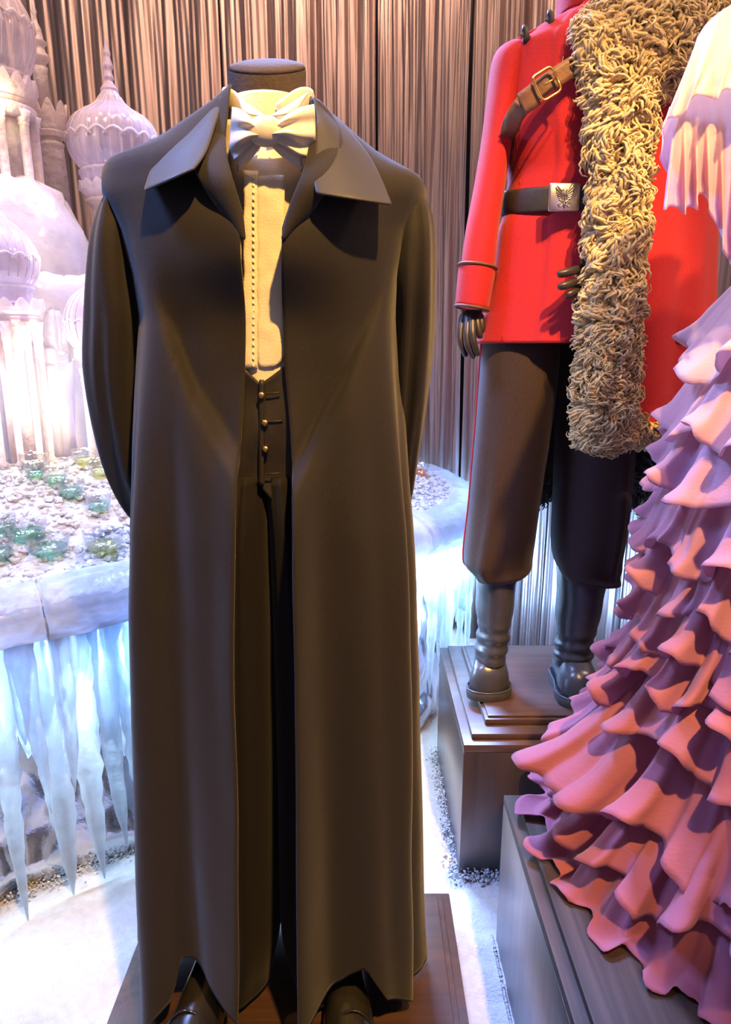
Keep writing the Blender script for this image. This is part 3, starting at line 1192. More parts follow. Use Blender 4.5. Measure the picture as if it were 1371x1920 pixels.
# sleeves: arms go down and the cuffs disappear behind the back
for side, rows in (('l', [(372, 206, 258, 1.06, .050), (400, 193, 262, 1.06, .055), (450, 181, 268, 1.06, .062), (520, 174, 276, 1.065, .066), (600, 169, 290, 1.075, .068), (690, 166, 290, 1.09, .066),
                          (780, 178, 290, 1.11, .062), (860, 196, 292, 1.13, .055), (915, 217, 300, 1.145, .048), (958, 243, 310, 1.16, .040), (985, 270, 318, 1.17, .03)]),
                   ('r', [(382, 742, 801, 1.06, .05), (410, 738, 812, 1.06, .055), (460, 736, 817, 1.06, .062), (540, 736, 817, 1.065, .066), (620, 734, 815, 1.08, .066), (700, 730, 808, 1.095, .064),
                          (780, 728, 797, 1.115, .06), (850, 725, 786, 1.13, .052), (920, 722, 775, 1.15, .045), (970, 718, 764, 1.165, .035)])):
    R = []
    rr_ = []
    for py, l, r, Y, hb in rows:
        z = zat(py, Y)
        rr_.append((xat(l, Y, z), xat(r, Y, z), Y, z, hb))
    rr_ = spline(rr_, 60)
    m = 48
    a = np.arange(m) / m * 2 * PI
    for k, (xl, xr, Y, z, hb) in enumerate(rr_):
        f = k / 59
        cx, ha = (xl + xr) / 2, (xr - xl) / 2
        wr = 1 + (.04 + .09 * f) * np.sin(5 * a + 2.2 * f + (0 if side == 'l' else 2)) + .04 * np.sin(8 * a - 4 * f) + .04 * f * np.sin(12 * a + 6 * f)
        w2 = np.minimum(wr, 1.0) * .5 + wr * .5
        R.append(np.column_stack([cx + ha * np.cos(a) * np.where(np.abs(np.cos(a)) > .9, 1, w2), Y - hb * np.sin(a) * wr, z + np.zeros(m)]))
    MB().loft(np.array(R)).build('sleeve', M['robe'], robe)


# big pointed collar: two folded wings
def wing(inner, outer, Yi, Yo, name):
    n, m = 26, 12
    I, O = spline(inner, n), spline(outer, n)
    yi, yo = spline([(v, 0) for v in Yi], n)[:, 0], spline([(v, 0) for v in Yo], n)[:, 0]
    G = np.zeros((n, m, 3))
    for i in range(n):
        for j in range(m):
            s = j / (m - 1)
            Y = yi[i] + (yo[i] - yi[i]) * s - .012 * math.sin(PI * s) * sst(0, .3, i / n)
            px, py = I[i] * (1 - s) + O[i] * s
            G[i, j] = at(px, py, Y)
    return MB().grid(G).build(name, M['robe_collar'], robe, solid=.0035, subd=1)


wing([(416, 180), (412, 210), (403, 240), (391, 278), (377, 302), (364, 318)],
     [(413, 182), (390, 196), (345, 238), (306, 278), (282, 320), (269, 360)],
     [1.00, .985, .96, .935, .915, .905], [1.01, 1.02, 1.01, .985, .965, .93], 'collar_wing')
wing([(588, 182), (593, 215), (593, 250), (589, 290), (586, 330), (592, 364)],
     [(591, 186), (612, 204), (650, 240), (690, 288), (716, 334), (737, 386)],
     [1.00, .985, .96, .935, .915, .900], [1.01, 1.02, 1.01, .985, .955, .925], 'collar_wing')
# lower edges of the wings: the gap between wing edge and tip is closed by a facing
for pts, ys in (([(364, 318), (340, 322), (305, 346), (269, 360)], None), ([(592, 364), (640, 354), (690, 366), (737, 386)], None)):
    pass

# lapel facings between collar and shirt
for L_, nm in (([(419, 185), (421, 225), (424, 262), (428, 300), (440, 345), (456, 400), (461, 450)], 'l'), ([(583, 185), (584, 225), (580, 262), (572, 305), (556, 350), (537, 405), (527, 450)], 'r')):
    sgn = -1 if nm == 'l' else 1
    n, m = 26, 6
    I = spline(L_, n)
    G = np.zeros((n, m, 3))
    for i in range(n):
        f = i / (n - 1)
        Y0 = 1.0 + (.905 - 1.0) * sst(0, .7, f)
        wpx = 12 + 58 * math.sin(PI * min(1, f * 1.02)) ** .8
        for j in range(m):
            s = j / (m - 1)
            G[i, j] = at(I[i][0] + sgn * wpx * s, I[i][1], Y0 + .004 + .012 * s - .008 * math.sin(PI * s))
    MB().grid(G).build('lapel_facing', M['robe'], robe, solid=.003, subd=1)

# neck block with a tilted felt top
c0 = at(503, 172, 1.06)
kk = depth(1.06, c0[2]) / FPX
rn = 72 * kk
m = 40
a = np.arange(m) / m * 2 * PI
tilt = 27 * D2R
R = []
for h, rr, tl in ((-.16, .98, 0), (-.06, .98, .0), (-.01, .98, .6), (.022, 1, 1), (.027, .985, 1)):
    z = h
    R.append(np.column_stack([c0[0] + rn * rr * np.cos(a), c0[1] - h * .15 + rn * rr * np.sin(a) * math.cos(tilt * tl), c0[2] + z + rn * rr * np.sin(a) * math.sin(tilt * tl)]))
neck = MB().loft(np.array(R)).build('neck', M['neck'], man, angle=40)
R = []
for h, rr in ((.0275, .985), (.031, .93), (.0335, .7), (.0345, .3)):
    R.append(np.column_stack([c0[0] + rn * rr * np.cos(a), c0[1] - h * .15 - (h - .0275) * .45 + rn * rr * np.sin(a) * math.cos(tilt), c0[2] + h + rn * rr * np.sin(a) * math.sin(tilt)]))
MB().loft(np.array(R)).build('neck_cap', M['neck'], neck)

# shirt: neck band, bib, placket
shirt_Y = .964
rows = [(225, 412, 594), (260, 414, 592), (300, 416, 588), (340, 420, 584), (430, 436, 556), (560, 440, 548), (690, 444, 545), (735, 446, 545)]
P = []
for py in np.linspace(225, 735, 40):
    l, r = interp(py, tab(rows, 1)), interp(py, tab(rows, 2))
    row = []
    Y0 = .985 + (shirt_Y - .985) * sst(225, 360, py)
    for s in np.linspace(-1, 1, 24):
        row.append(at((l + r) / 2 + s * (r - l) / 2, py, Y0 + .045 * s * s * float(1 - sst(300, 500, py) * .7)))
    P.append(row)
P = np.array(P)
P += .0016 * np.stack([noise3(P, 16, 80 + a, 2) for a in range(3)], -1)
shirt = MB().grid(P).build('shirt', M['shirt'], man, solid=.002)
R = []
for h, rr in ((-.035, 1.06), (.002, 1.04), (.006, 1.02), (.002, 1.0), (-.035, 1.0)):
    R.append(np.column_stack([c0[0] + rn * rr * np.cos(a), c0[1] + rn * rr * np.sin(a), c0[2] - .021 + h + np.zeros(m)]))
MB().loft(np.array(R), caps=False).build('neck_band', M['shirt'], shirt)
# placket strip with stitched edge and the rounded second front
for (l, r, p0, p1, dy, nm) in ((457, 483, 320, 692, -.0045, 'placket'), (482, 534, 330, 690, -.0025, 'bib_front')):
    P = []
    for py in np.linspace(p0, p1, 36):
        rr_ = r
        ll_ = l
        if nm == 'bib_front':
            q = float(sst(664, 690, py))
            rr_ = r - 22 * q * q
            ll_ = l + 4 * q
        Y0 = .985 + (shirt_Y - .985) * sst(225, 360, py)
        P.append([at(ll_ + (rr_ - ll_) * s, py, Y0 + dy + .0015 * (2 * s - 1) ** 2) for s in np.linspace(0, 1, 8)])
    P = np.array(P)
    P += .0012 * np.stack([noise3(P, 26, 90 + a, 2) for a in range(3)], -1)
    MB().grid(P).build(nm, M['shirt'], shirt, solid=.0022)
b = MB()
for py in np.arange(335, 690, 13.0):
    Y0 = .985 + (shirt_Y - .985) * sst(225, 360, py) - .0058
    for px in (475,):
        c = at(px, py, Y0)
        b.box(c[0] - .0015, c[0] + .0015, c[1] - .0004, c[1] + .0006, c[2] - .0022, c[2] + .0022)
tag(b.build('drawn_thread_stitching', M['shirt'], shirt), kind='stuff')

# standing wing collar with two turned down points
m2 = 48
ang = np.linspace(-PI / 2 + .30, 3 * PI / 2 - .30, m2)
R = []
for h, rr in ((-.050, 1.13), (-.020, 1.16), (-.004, 1.19), (.0, 1.175), (-.004, 1.155), (-.02, 1.125), (-.05, 1.10)):
    hh = h + .012
    R.append(np.column_stack([c0[0] + rn * rr * np.cos(ang) * 1.0, c0[1] + rn * rr * np.sin(ang), c0[2] - .012 + hh + .006 * np.sin(ang) - .034 * np.exp(-(((ang + PI / 2 + PI) % (2 * PI) - PI) / .62) ** 2)]))
col = MB().grid(np.array(R)).build('wing_collar', M['tie'], shirt, solid=.0015)
for tri in ([(446, 182), (500, 219), (478, 217), (456, 212)], [(578, 174), (508, 218), (530, 216), (556, 208)]):
    top0, tip, low, out = tri
    P = []
    for s in np.linspace(0, 1, 8):
        A_ = np.array(top0) * (1 - s) + np.array(tip) * s
        B_ = np.array(out) * (1 - s) + np.array(low) * s
        if s > .8:
            B_ = B_ * (1 - (s - .8) / .2 * .8) + np.array(tip) * (s - .8) / .2 * .8
        P.append([at(*(A_ * (1 - q) + B_ * q), .972 - .012 * s - .010 * math.sin(q * PI / 2)) for q in np.linspace(0, 1, 5)])
    MB().grid(np.array(P)).build('collar_point', M['tie'], col, solid=.002)

# bow tie: knot and two pleated wings
tie = MB()
kc = at(498, 246, .936)
b = MB()
sph = [(.001, -.019)] + [(.020 * math.cos(q), .019 * math.sin(q)) for q in np.linspace(-1.2, 1.2, 9)] + [(.001, .019)]
b.lathe([(r, z) for r, z in sph], (0, 0, 0), 20)
V = b.v[0]
b.v = [np.concatenate(b.v) * (1.18, .72, .95) + kc]
bow = b.build('bow_tie', M['tie'], man)
for side in (-1, 1):
    # outline of the wing in pixels from knot to end: centre line, half height
    if side < 0:
        cl = [(488, 250), (468, 246), (447, 250), (431, 254)]
        hh = [9, 28, 46, 54]
    else:
        cl = [(508, 250), (535, 245), (562, 246), (591, 245)]
        hh = [9, 28, 44, 50]
    n, m = 22, 25
    C = spline(cl, n)
    Hh = spline([(h, 0) for h in hh], n)[:, 0]
    F_, B_ = np.zeros((n, m, 3)), np.zeros((n, m, 3))
    for i in range(n):
        s = i / (n - 1)
        for j in range(m):
            q = j / (m - 1) * 2 - 1
            pl = .006 * math.sin(q * 7.0 + side * .6) * (1 - .35 * s) + .010 * (1 - q * q)
            bulge = .012 * math.sin(PI * min(1, s * .9 + .1))
            shear = (-4 if side < 0 else 2) * q * s
            F_[i, j] = at(C[i][0] + shear, C[i][1] + q * Hh[i], .944 + .016 * s * s - pl - bulge)
            B_[i, j] = F_[i, j] + (0, .012 + .010 * (1 - q * q), 0)
    rings = np.concatenate([F_, B_[:, ::-1]], 1)
    MB().loft(rings).build('bow_wing', M['tie'], bow)
# lower wing layer of the bow, hanging slightly below
for side, pts in ((-1, [(492, 258), (470, 280), (446, 298)]), (1, [(504, 258), (532, 278), (566, 298)])):
    n, m = 14, 9
    C = spline(pts, n)
    P = np.zeros((n, m, 3))
    for i in range(n):
        s = i / (n - 1)
        for j in range(m):
            q = j / (m - 1) * 2 - 1
            P[i, j] = at(C[i][0], C[i][1] + q * (8 + 16 * s), .948 + .006 * s - .006 * (1 - q * q))
    MB().grid(P).build('bow_tail', M['tie'], bow, solid=.004)

# waistcoat with cut-away points, buttons and buttonholes
vY = .960
wt = [(436, 660), (452, 684), (470, 702), (488, 720), (508, 706), (532, 688), (560, 660)]
wb = [(436, 985), (446, 972), (464, 930), (482, 905), (510, 938), (535, 966), (560, 996), (572, 1004)]
P = []
for px in np.linspace(434, 572, 42):
    t_, b_ = interp(px, wt), interp(px, wb)
    P.append([at(px, t_ + (b_ - t_) * s, vY + .004 * s + .00003 * abs(px - 500) - .003 * math.sin(s * 9 + px * .02)) for s in np.linspace(0, 1, 30)])
P = np.array(P)
vest = MB().grid(P).build('waistcoat', M['vest'], man, solid=.003)
P = []
for py in np.linspace(712, 912, 20):
    P.append([at(492 - 6 + s * 9, py, vY - .0035) for s in (0, .5, 1)])
MB().grid(np.array(P)).build('front_edge', M['vest'], vest, solid=.002)
for px, py in ((491, 741), (497, 793), (498, 842)):
    c = at(px, py, vY - .006)
    b = MB()
    b.lathe([(.0008, .0045), (.0035, .004), (.0052, .0015), (.0046, -.002), (.002, -.004)], (0, 0, 0), 16)
    V = np.concatenate(b.v)
    b.v = [V[:, [0, 2, 1]] * (1, -1, 1) + c]
    b.build('button', M['gold'], vest)
for px, py in ((512, 737), (516, 790), (512, 888)):
    b = MB()
    b.tube([at(px - 12, py + 1, vY - .004), at(px, py, vY - .0045), at(px + 14, py - 1, vY - .004)], .0011, 6)
    b.build('buttonhole', M['robe_collar'], vest)

# trousers: two wide legs that part near the ankles
pant = None
for nm, rows in (('trousers', [(880, 440, 512, 1.03, .075), (1000, 430, 516, 1.03, .085), (1300, 425, 522, 1.045, .085), (1560, 420, 526, 1.06, .080), (1720, 418, 527, 1.07, .076), (1800, 416, 513, 1.075, .072),
                              (1850, 414, 512, 1.08, .070)]),
                 ('trouser_leg', [(880, 500, 570, 1.03, .075), (1000, 508, 590, 1.03, .085), (1300, 518, 620, 1.045, .085), (1560, 524, 628, 1.06, .080), (1720, 527, 640, 1.07, .076), (1800, 545, 650, 1.075, .072),
                                  (1850, 560, 660, 1.08, .07)])):
    rr_ = []
    for py, l, r, Y, hb in rows:
        z = zat(py, Y)
        rr_.append((xat(l, Y, z), xat(r, Y, z), Y, z, hb))
    rr_ = spline(rr_, 50)
    m = 40
    a_ = np.arange(m) / m * 2 * PI
    R = []
    for k, (xl, xr, Y, z, hb) in enumerate(rr_):
        f = k / 49
        wv = 1 + .03 * np.sin(3 * a_ + f * 4) + .02 * np.sin(5 * a_ - 7 * f)
        crease = .012 * np.exp(-((a_ - PI / 2) / .25) ** 2)
        R.append(np.column_stack([(xl + xr) / 2 + (xr - xl) / 2 * np.cos(a_), Y - (hb * wv + crease) * np.sin(a_), np.maximum(z + np.zeros(m), BZ + .004 + .0003 * k)]))
    o = MB().loft(np.array(R)).build(nm, M['trouser_black'], man if pant is None else pant)
    pant = pant or o


# dress shoes and boots share one builder: rings swept along a bent spine
def shoe_rings(x, y0, y1, z0, wd, hgt, yaw=0, toe=.55, n=26):
    """closed upper from heel (y0, far) to toe (y1, near); returns rings in world space"""
    R = []
    m = 28
    a = np.arange(m) / m * 2 * PI
    for k in range(n):
        t = k / (n - 1)
        w_ = wd * np.interp(t, [0, .06, .2, .45, .7, .85, .95, 1], [.30, .60, .74, .82, 1.0, .94, .62, .12])
        h_ = hgt * np.interp(t, [0, .06, .25, .45, .7, .85, .95, 1], [.50, .80, 1.0, .92, .62, .50, .36, .16])
        cy = y0 + (y1 - y0) * t
        px_ = w_ / 2 * np.sign(np.cos(a)) * np.abs(np.cos(a)) ** .8
        pz_ = np.where(np.sin(a) > 0, h_ * np.abs(np.sin(a)) ** .9, -.004 * np.abs(np.sin(a)))
        dx = (cy - (y0 + y1) / 2) * math.tan(yaw)
        R.append(np.column_stack([x + dx + px_, np.full(m, cy), z0 + pz_]))
    return np.array(R)


def sole_rings(x, y0, y1, z0, wd, th, yaw=0, grow=1.06):
    n, outl = 30, []
    for k in range(n):
        t = k / (n - 1)
        w_ = wd * grow * np.interp(t, [0, .03, .1, .25, .45, .7, .85, .94, .985, 1], [.25, .5, .70, .76, .80, 1.0, .95, .72, .42, .14])
        cy = y0 + .004 + (y1 - .012 - y0) * t
        dx = (cy - (y0 + y1) / 2) * math.tan(yaw)
        outl.append((x + dx, cy, w_ / 2))
    ring = [(c - h, y) for c, y, h in outl] + [(c + h, y) for c, y, h in outl[::-1]]
    ring = np.array(ring)
    c = ring.mean(0)
    out = []
    for z, s in ((z0, .99), (z0 + th * .3, 1.0), (z0 + th * .85, 1.0), (z0 + th, .97)):
        out.append(np.column_stack([c + (ring - c) * s, np.full(len(ring), z)]))
    return np.array(out)


for px, yaw in ((368, .10), (652, -.06)):
    x = xat(px, .94, BZ + .05)
    up = MB().loft(shoe_rings(x, 1.14, .835, BZ + .014, .098, .092, yaw)).build('patent_shoe', M['patent'], man)
    MB().loft(sole_rings(x, 1.14, .835, BZ + .001, .098, .012, yaw)).build('sole', M['sole'], up)
    b = MB()
    ty = np.linspace(0, PI, 14)
    b.tube([(x + yaw * .15 * -1 + .040 * math.cos(q), .925 + .012 * math.sin(q), BZ + .014 + .066 * math.sin(q)) for q in ty], .0022, 6)
    b.build('toe_seam', M['patent'], up)

# ------------------------------------------------------------------ scarlet uniform mannequin
uni = thing('uniform_mannequin', 'headless mannequin in scarlet military coat, dark breeches and fur trimmed cape', 'mannequin', (.45, 1.66, RZ))
YR = 1.66
UX = .455


def sheet(rows, Y0, hb, n=60, m=60, th0=-PI, th1=PI, ex=.9, fold=None, exy=.8, closed=True):
    """rows: (py, left px, right px); body of elliptical section about Y0"""
    rr_ = []
    for row in rows:
        py, l, r = row[:3]
        z = zat(py, Y0)
        rr_.append((xat(l, Y0, z), xat(r, Y0, z), z, row[3] if len(row) > 3 else hb))
    rr_ = spline(rr_, n)
    th = np.linspace(th0, th1, m + 1)
    if closed:
        th = th[:-1]
    G = []
    for k, (xl, xr, z, h) in enumerate(rr_):
        s, c = np.sin(th), np.cos(th)
        x = (xl + xr) / 2 + (xr - xl) / 2 * np.sign(s) * np.abs(s) ** ex
        y = Y0 - h * np.sign(c) * np.abs(c) ** exy
        Q = np.column_stack([x, y, np.full(len(th), z)])
        if fold is not None:
            d = fold(th, k / (n - 1))
            Q[:, 0] += s * d
            Q[:, 1] -= c * d
        G.append(Q)
    return np.array(G)


# coat body (torso and skirt of the coat)
rows = [(-70, 1052, 1182, .075), (20, 1050, 1186, .080), (40, 1046, 1192, .085), (62, 1004, 1230, .10), (85, 975, 1262, .115), (108, 950, 1290, .125), (160, 942, 1300, .135), (220, 942, 1298, .14), (270, 950, 1290, .142),
        (330, 957, 1280, .135), (360, 952, 1276, .132), (380, 947, 1276, .132), (400, 947, 1276, .134), (440, 935, 1284, .142), (520, 922, 1296, .150), (600, 906, 1306, .157), (644, 896, 1312, .160)]


def coat_fold(th, f):
    d = .004 * np.sin(5 * th + 2 * f) * sst(.55, 1, f)
    # front overlap panel with a pressed edge
    d = d + .007 * (1 / (1 + np.exp(-(th + .62 - .03 * f) / .012)))
    return d


G = sheet(rows, YR, .14, n=110, m=180, fold=coat_fold)
coat = MB().grid(G, cv=True).build('coat', M['red'], uni, solid=.004)
G_coat = G.reshape(-1, 3)


def surf_y(V, px, py):
    d = np.array([depth(q[1], q[2]) for q in V])
    u = 685.5 + FPX * V[:, 0] / d
    v = 960 - FPX * (V[:, 1] * sP + (V[:, 2] - CAM_H) * cP) / d
    e = (u - px) ** 2 + (v - py) ** 2 + (V[:, 1] > YR) * 1e6
    k = np.argsort(e)[:4]
    return float(V[k, 1].mean()) - .001


# collar stand
G = sheet([(-90, 1056, 1180), (-40, 1054, 1184), (10, 1050, 1186), (40, 1046, 1190)], YR, .085, n=14, m=60)
MB().grid(G, cv=True).build('stand_collar', M['red'], coat, solid=.006)
nk = MB()
nk.lathe([(.056, -.10), (.055, .05), (.056, .075), (.050, .080), (.002, .081)], (UX + .022, YR, zat(-40, YR)), 32)
nk.build('neck', M['neck'], uni)
# shoulder seam roll from neck to arm
b = MB()
b.tube([at(px, py, Y) for px, py, Y in ((1052, 38, 1.60), (1030, 52, 1.605), (1005, 62, 1.61), (984, 72, 1.615), (968, 84, 1.62))], .009, 8)
b.build('shoulder_seam', M['red'], coat)
# two toggles on the shoulder
for px, py in ((987, 68), (1034, 40)):
    c = at(px, py, 1.585)
    b = MB()
    b.tube([c + np.array([dx, 0, dz]) for dx, dz in ((-.006, .020), (-.003, .012), (.0, .003), (.001, -.006), (-.003, -.013))], [.0035, .0075, .006, .0085, .004], 9)
    tg = b.build('toggle', M['belt'], coat)
    b = MB()
    b.tube([c + np.array([dx, .002, dz]) for dx, dz in ((-.012, .004), (0, -.001), (.012, .000), (.016, -.006))], .0028, 6)
    b.build('toggle_loop', M['braid'], tg)
# vertical panel seams on breast and side
for pts in ([(968, 100), (966, 200), (972, 300), (976, 345)], [(976, 398), (962, 470), (950, 560), (941, 640)]):
    th_pts = []
    for px, py in spline(pts, 20):
        th_pts.append(at(px, py, surf_y(G_coat, px, py)))
    b = MB()
    b.tube(th_pts, .0016, 5)
    b.build('panel_seam', M['red'], coat)

# right sleeve (left in the picture), cuff and its piping
rows = [(92, 946, 1002, 1.66, .05), (104, 930, 1000, 1.655, .062), (130, 921, 986, 1.65, .068), (200, 912, 968, 1.645, .066), (270, 903, 958, 1.64, .062), (350, 890, 946, 1.63, .058), (430, 875, 934, 1.615, .055),
        (485, 867, 928, 1.605, .054), (530, 862, 920, 1.60, .054), (578, 858, 911, 1.595, .053)]
sl = []
for py, l, r, Y, hb in rows:
    z = zat(py, Y)
    sl.append((xat(l, Y, z), xat(r, Y, z), Y, z, hb))
sl = spline(sl, 60)
m = 36
a_ = np.arange(m) / m * 2 * PI


def sleeve_ring(k, grow=0.0, f=0):
    xl, xr, Y, z, hb = sl[k]
    wv = 1 + .03 * np.sin(2 * a_ + k * .15) * sst(5, 30, k) * (1 - sst(40, 50, k))
    return np.column_stack([(xl + xr) / 2 + ((xr - xl) / 2 + grow) * np.cos(a_), Y - (hb + grow) * np.sin(a_) * wv, z + .006 * np.cos(a_) * -1])


sleeve = MB().loft(np.array([sleeve_ring(k) for k in range(60)])).build('coat_sleeve', M['red'], coat)
MB().loft(np.array([sleeve_ring(k, .0035) for k in range(48, 60)]), caps=False).build('cuff', M['red'], sleeve, solid=.003)
for k in (48, 59):
    R = sleeve_ring(k, .0055)
    b = MB()
    b.tube(np.vstack([R, R[:1]]), .0032, 6)
    b.build('cuff_piping', M['braid'], sleeve)


# mannequin hands
def skin_hand(name, chains, radii, mat, parent):
    """chains share their first point; grown with a skin modifier"""
    me = bpy.data.meshes.new(name)
    verts, edges, rad = [], [], []
    root = chains[0][0]
    c = np.array(root)
    verts.append(tuple(np.array(root) - c))
    rad.append(radii[0][0])
    for ch, rr in zip(chains, radii):
        prev = 0
        for p, r in zip(ch[1:], rr[1:]):
            verts.append(tuple(np.array(p) - c))
            rad.append(r)
            edges.append((prev, len(verts) - 1))
            prev = len(verts) - 1
    me.from_pydata(verts, edges, [])
    me.materials.append(mat)
    o = bpy.data.objects.new(name, me)
    COL.objects.link(o)
    o.location = c
    md = o.modifiers.new('skin', 'SKIN')
    md.use_smooth_shade = True
    for i, sv in enumerate(me.skin_vertices[0].data):
        r = rad[i]
        sv.radius = r if isinstance(r, tuple) else (r, r)
        sv.use_root = (i == 0)
    s2 = o.modifiers.new('smooth', 'SUBSURF')
    s2.levels = s2.render_levels = 2
    put_under(o, parent)
    return o


# hanging right hand: wrist, four fingers pointing down, thumb on the inner side
w0 = at(886, 572, 1.595)
pal = at(882, 600, 1.585)
chains = [[w0, at(883, 588, 1.588), pal, at(880, 616, 1.575)]]
radii = [[.021, (.021, .016), (.024, .013), (.020, .011)]]
for k, (pts, r) in enumerate([([(868, 596, 1.585), (864, 618, 1.575), (863, 638, 1.568), (868, 655, 1.566), (875, 670, 1.568)], .0085),
                              ([(877, 604, 1.572), (875, 626, 1.560), (876, 646, 1.555), (882, 660, 1.556), (889, 673, 1.560)], .009),
                              ([(886, 602, 1.566), (886, 624, 1.553), (888, 642, 1.549), (892, 656, 1.551), (897, 668, 1.556)], .009),
                              ([(894, 600, 1.566), (897, 614, 1.560), (899, 626, 1.558), (901, 636, 1.560)], .0085)]):
    q = [at(*p) for p in pts]
    chains.append([w0, *q])
    radii.append([.021] + [r * 1.15, r, r * .95, r * .85, r * .65][:len(q)])
q = [at(897, 588, 1.58), at(903, 603, 1.570), at(904, 616, 1.566), at(902, 626, 1.566)]
chains.append([w0, *q])
radii.append([.021, .011, .010, .009, .007])
skin_hand('right_hand', chains, radii, M['hand'], uni)

# left hand held before the belly, fingers pointing to the picture's left, wrist under the fur
w1 = at(1122, 522, 1.490)
chains = [[w1, at(1106, 522, 1.478), at(1094, 526, 1.470)]]
radii = [[.022, (.024, .015), (.025, .013)]]
for pts, r in [([(1092, 505, 1.468), (1076, 507, 1.452), (1060, 512, 1.446), (1044, 515, 1.448)], .0095),
               ([(1088, 527, 1.462), (1072, 531, 1.446), (1058, 536, 1.440), (1044, 539, 1.443)], .0095),
               ([(1090, 543, 1.464), (1078, 547, 1.448), (1068, 552, 1.443), (1058, 555, 1.445)], .0088),
               ([(1096, 556, 1.468), (1088, 560, 1.455), (1080, 563, 1.450), (1072, 566, 1.451)], .0078)]:
    q = [at(*p) for p in pts]
    chains.append([w1, *q])
    radii.append([.022, r * 1.1, r, r * .95, r * .8])
q = [at(1110, 503, 1.470), at(1100, 492, 1.455), at(1090, 488, 1.446)]
chains.append([w1, *q])
radii.append([.022, .011, .010, .0085])
skin_hand('left_hand', chains, radii, M['hand'], uni)

# waist belt with a square plate
G = sheet([(345, 948, 1278), (352, 945, 1280), (372, 943, 1280), (392, 942, 1281), (399, 944, 1279)], YR, .147, n=10, m=120)
for k in range(G.shape[0]):
    for j in range(G.shape[1]):
        p = G[k, j]
        G[k, j, 2] = zat(348 + 47 * k / 9 + 10 * min(1, max(0, (1058 - pxof(p)) / 110)) ** 1.5, p[1])
belt = MB().grid(G, cv=True).build('belt', M['belt'], uni, solid=.003)
bY = YR - .168
c = at(1058, 370, bY)
k1 = depth(bY, c[2]) / FPX
hw, hh = 29 * k1, 25 * k1
b = MB()
b.box(c[0] - hw, c[0] + hw, c[1] - .004, c[1] + .004, c[2] - hh, c[2] + hh, .0035)
plate = b.build('belt_plate', M['silver'], belt, angle=50)


def relief(pts, r, par, nm='emblem', m=6):
    P_ = [np.array([c[0] + x * hw, c[1] - .0045 - (d if len(q) > 2 else 0), c[2] + y * hh]) for q in pts for x, y, d in [(q[0], q[1], q[2] if len(q) > 2 else 0)]]
    P_ = spline(P_, max(6, len(pts) * 3))
    rad = np.interp(np.linspace(0, 1, len(P_)), [0, .3, .8, 1], [r * .6, r, r * .8, r * .35])
    nmb = MB()
    nmb.tube(P_, rad, m)
    return nmb


emb = MB()
for sx in (-1, 1):
    for pts, r in ([[(sx * .10, .30), (sx * .32, .52), (sx * .52, .80)], .0018], [[(sx * .12, .20), (sx * .40, .38), (sx * .58, .62), (sx * .50, .75)], .0020],
                   [[(sx * .12, .08), (sx * .42, .22), (sx * .58, .40)], .0020], [[(sx * .12, -.05), (sx * .36, .05), (sx * .54, .18)], .0020],
                   [[(sx * .10, -.16), (sx * .30, -.12), (sx * .46, -.02)], .0020], [[(sx * .12, .42), (sx * .18, .24), (sx * .10, .10), (sx * .22, .05)], .0018],
                   [[(sx * .05, -.42), (sx * .28, -.38), (sx * .40, -.52), (sx * .30, -.68), (sx * .16, -.60), (sx * .22, -.48)], .0016]):
        t_ = relief(pts, r, plate)
        emb.add(np.concatenate(t_.v), t_.f)
for pts, r in ([[(-.36, -.18), (0, -.34), (.36, -.18)], .0024], [[(0, .40), (0, .1), (0, -.25)], .0026], [[(0, -.36), (0, -.6), (0, -.82)], .0026], [[(-.06, .42), (-.14, .52), (-.08, .58)], .0015], [[(.06, .42), (.14, .52), (.08, .58)], .0015]):
    t_ = relief(pts, r, plate)
    emb.add(np.concatenate(t_.v), t_.f)
emb.build('eagle_emblem', M['pewter'], plate)


# cross strap with brass buckle
def ribbon(pts, wdt, nm, mat, parent, n=40, th=.003):
    """pts: (px, py, Y); width in metres, across the picture direction of the strap"""
    C = spline([at(*p) for p in pts], n)
    T = np.gradient(C, axis=0)
    T /= np.linalg.norm(T, axis=1)[:, None]
    W = np.cross(T, np.array([0, -1.0, 0]))
    W /= np.linalg.norm(W, axis=1)[:, None]
    G = np.stack([C + W * wdt * s for s in (-.5, -.25, 0, .25, .5)], 1)
    return MB().grid(G).build(nm, mat, parent, solid=th)


strap = ribbon([(950, 285, 1.640), (953, 255, 1.585), (962, 225, 1.545), (985, 190, 1.520), (1010, 168, 1.506), (1040, 147, 1.500), (1075, 124, 1.498), (1120, 98, 1.500)], .036, 'shoulder_strap', M['strap'], uni)
ribbon([(1006, 176, 1.497), (990, 187, 1.503), (978, 196, 1.510)], .042, 'strap_keeper', M['strap'], strap, 8, .004)
ribbon([(958, 246, 1.562), (965, 222, 1.535), (980, 198, 1.512)], .034, 'strap_end', M['strap'], strap, 12, .004)
cb = at(1026, 157, 1.488)
dx_, dz_ = np.array([.86, 0, .50]), np.array([-.50, 0, .86])
b = MB()
ring = []
for q in np.linspace(0, 2 * PI, 41):
    cx_, cz_ = math.cos(q), math.sin(q)
    e_ = .35
    ring.append(cb + dx_ * .021 * math.copysign(abs(cx_) ** e_, cx_) + dz_ * .0245 * math.copysign(abs(cz_) ** e_, cz_))
b.tube(ring, .0026, 8)
bk = b.build('brass_buckle', M['gold'], strap)
b = MB()
b.tube([cb + dx_ * .019 + np.array([0, -.002, 0]), cb + np.array([0, -.004, 0]) + dx_ * .004, cb - dx_ * .006], .0022, 6)
b.build('buckle_prong', M['gold'], bk)
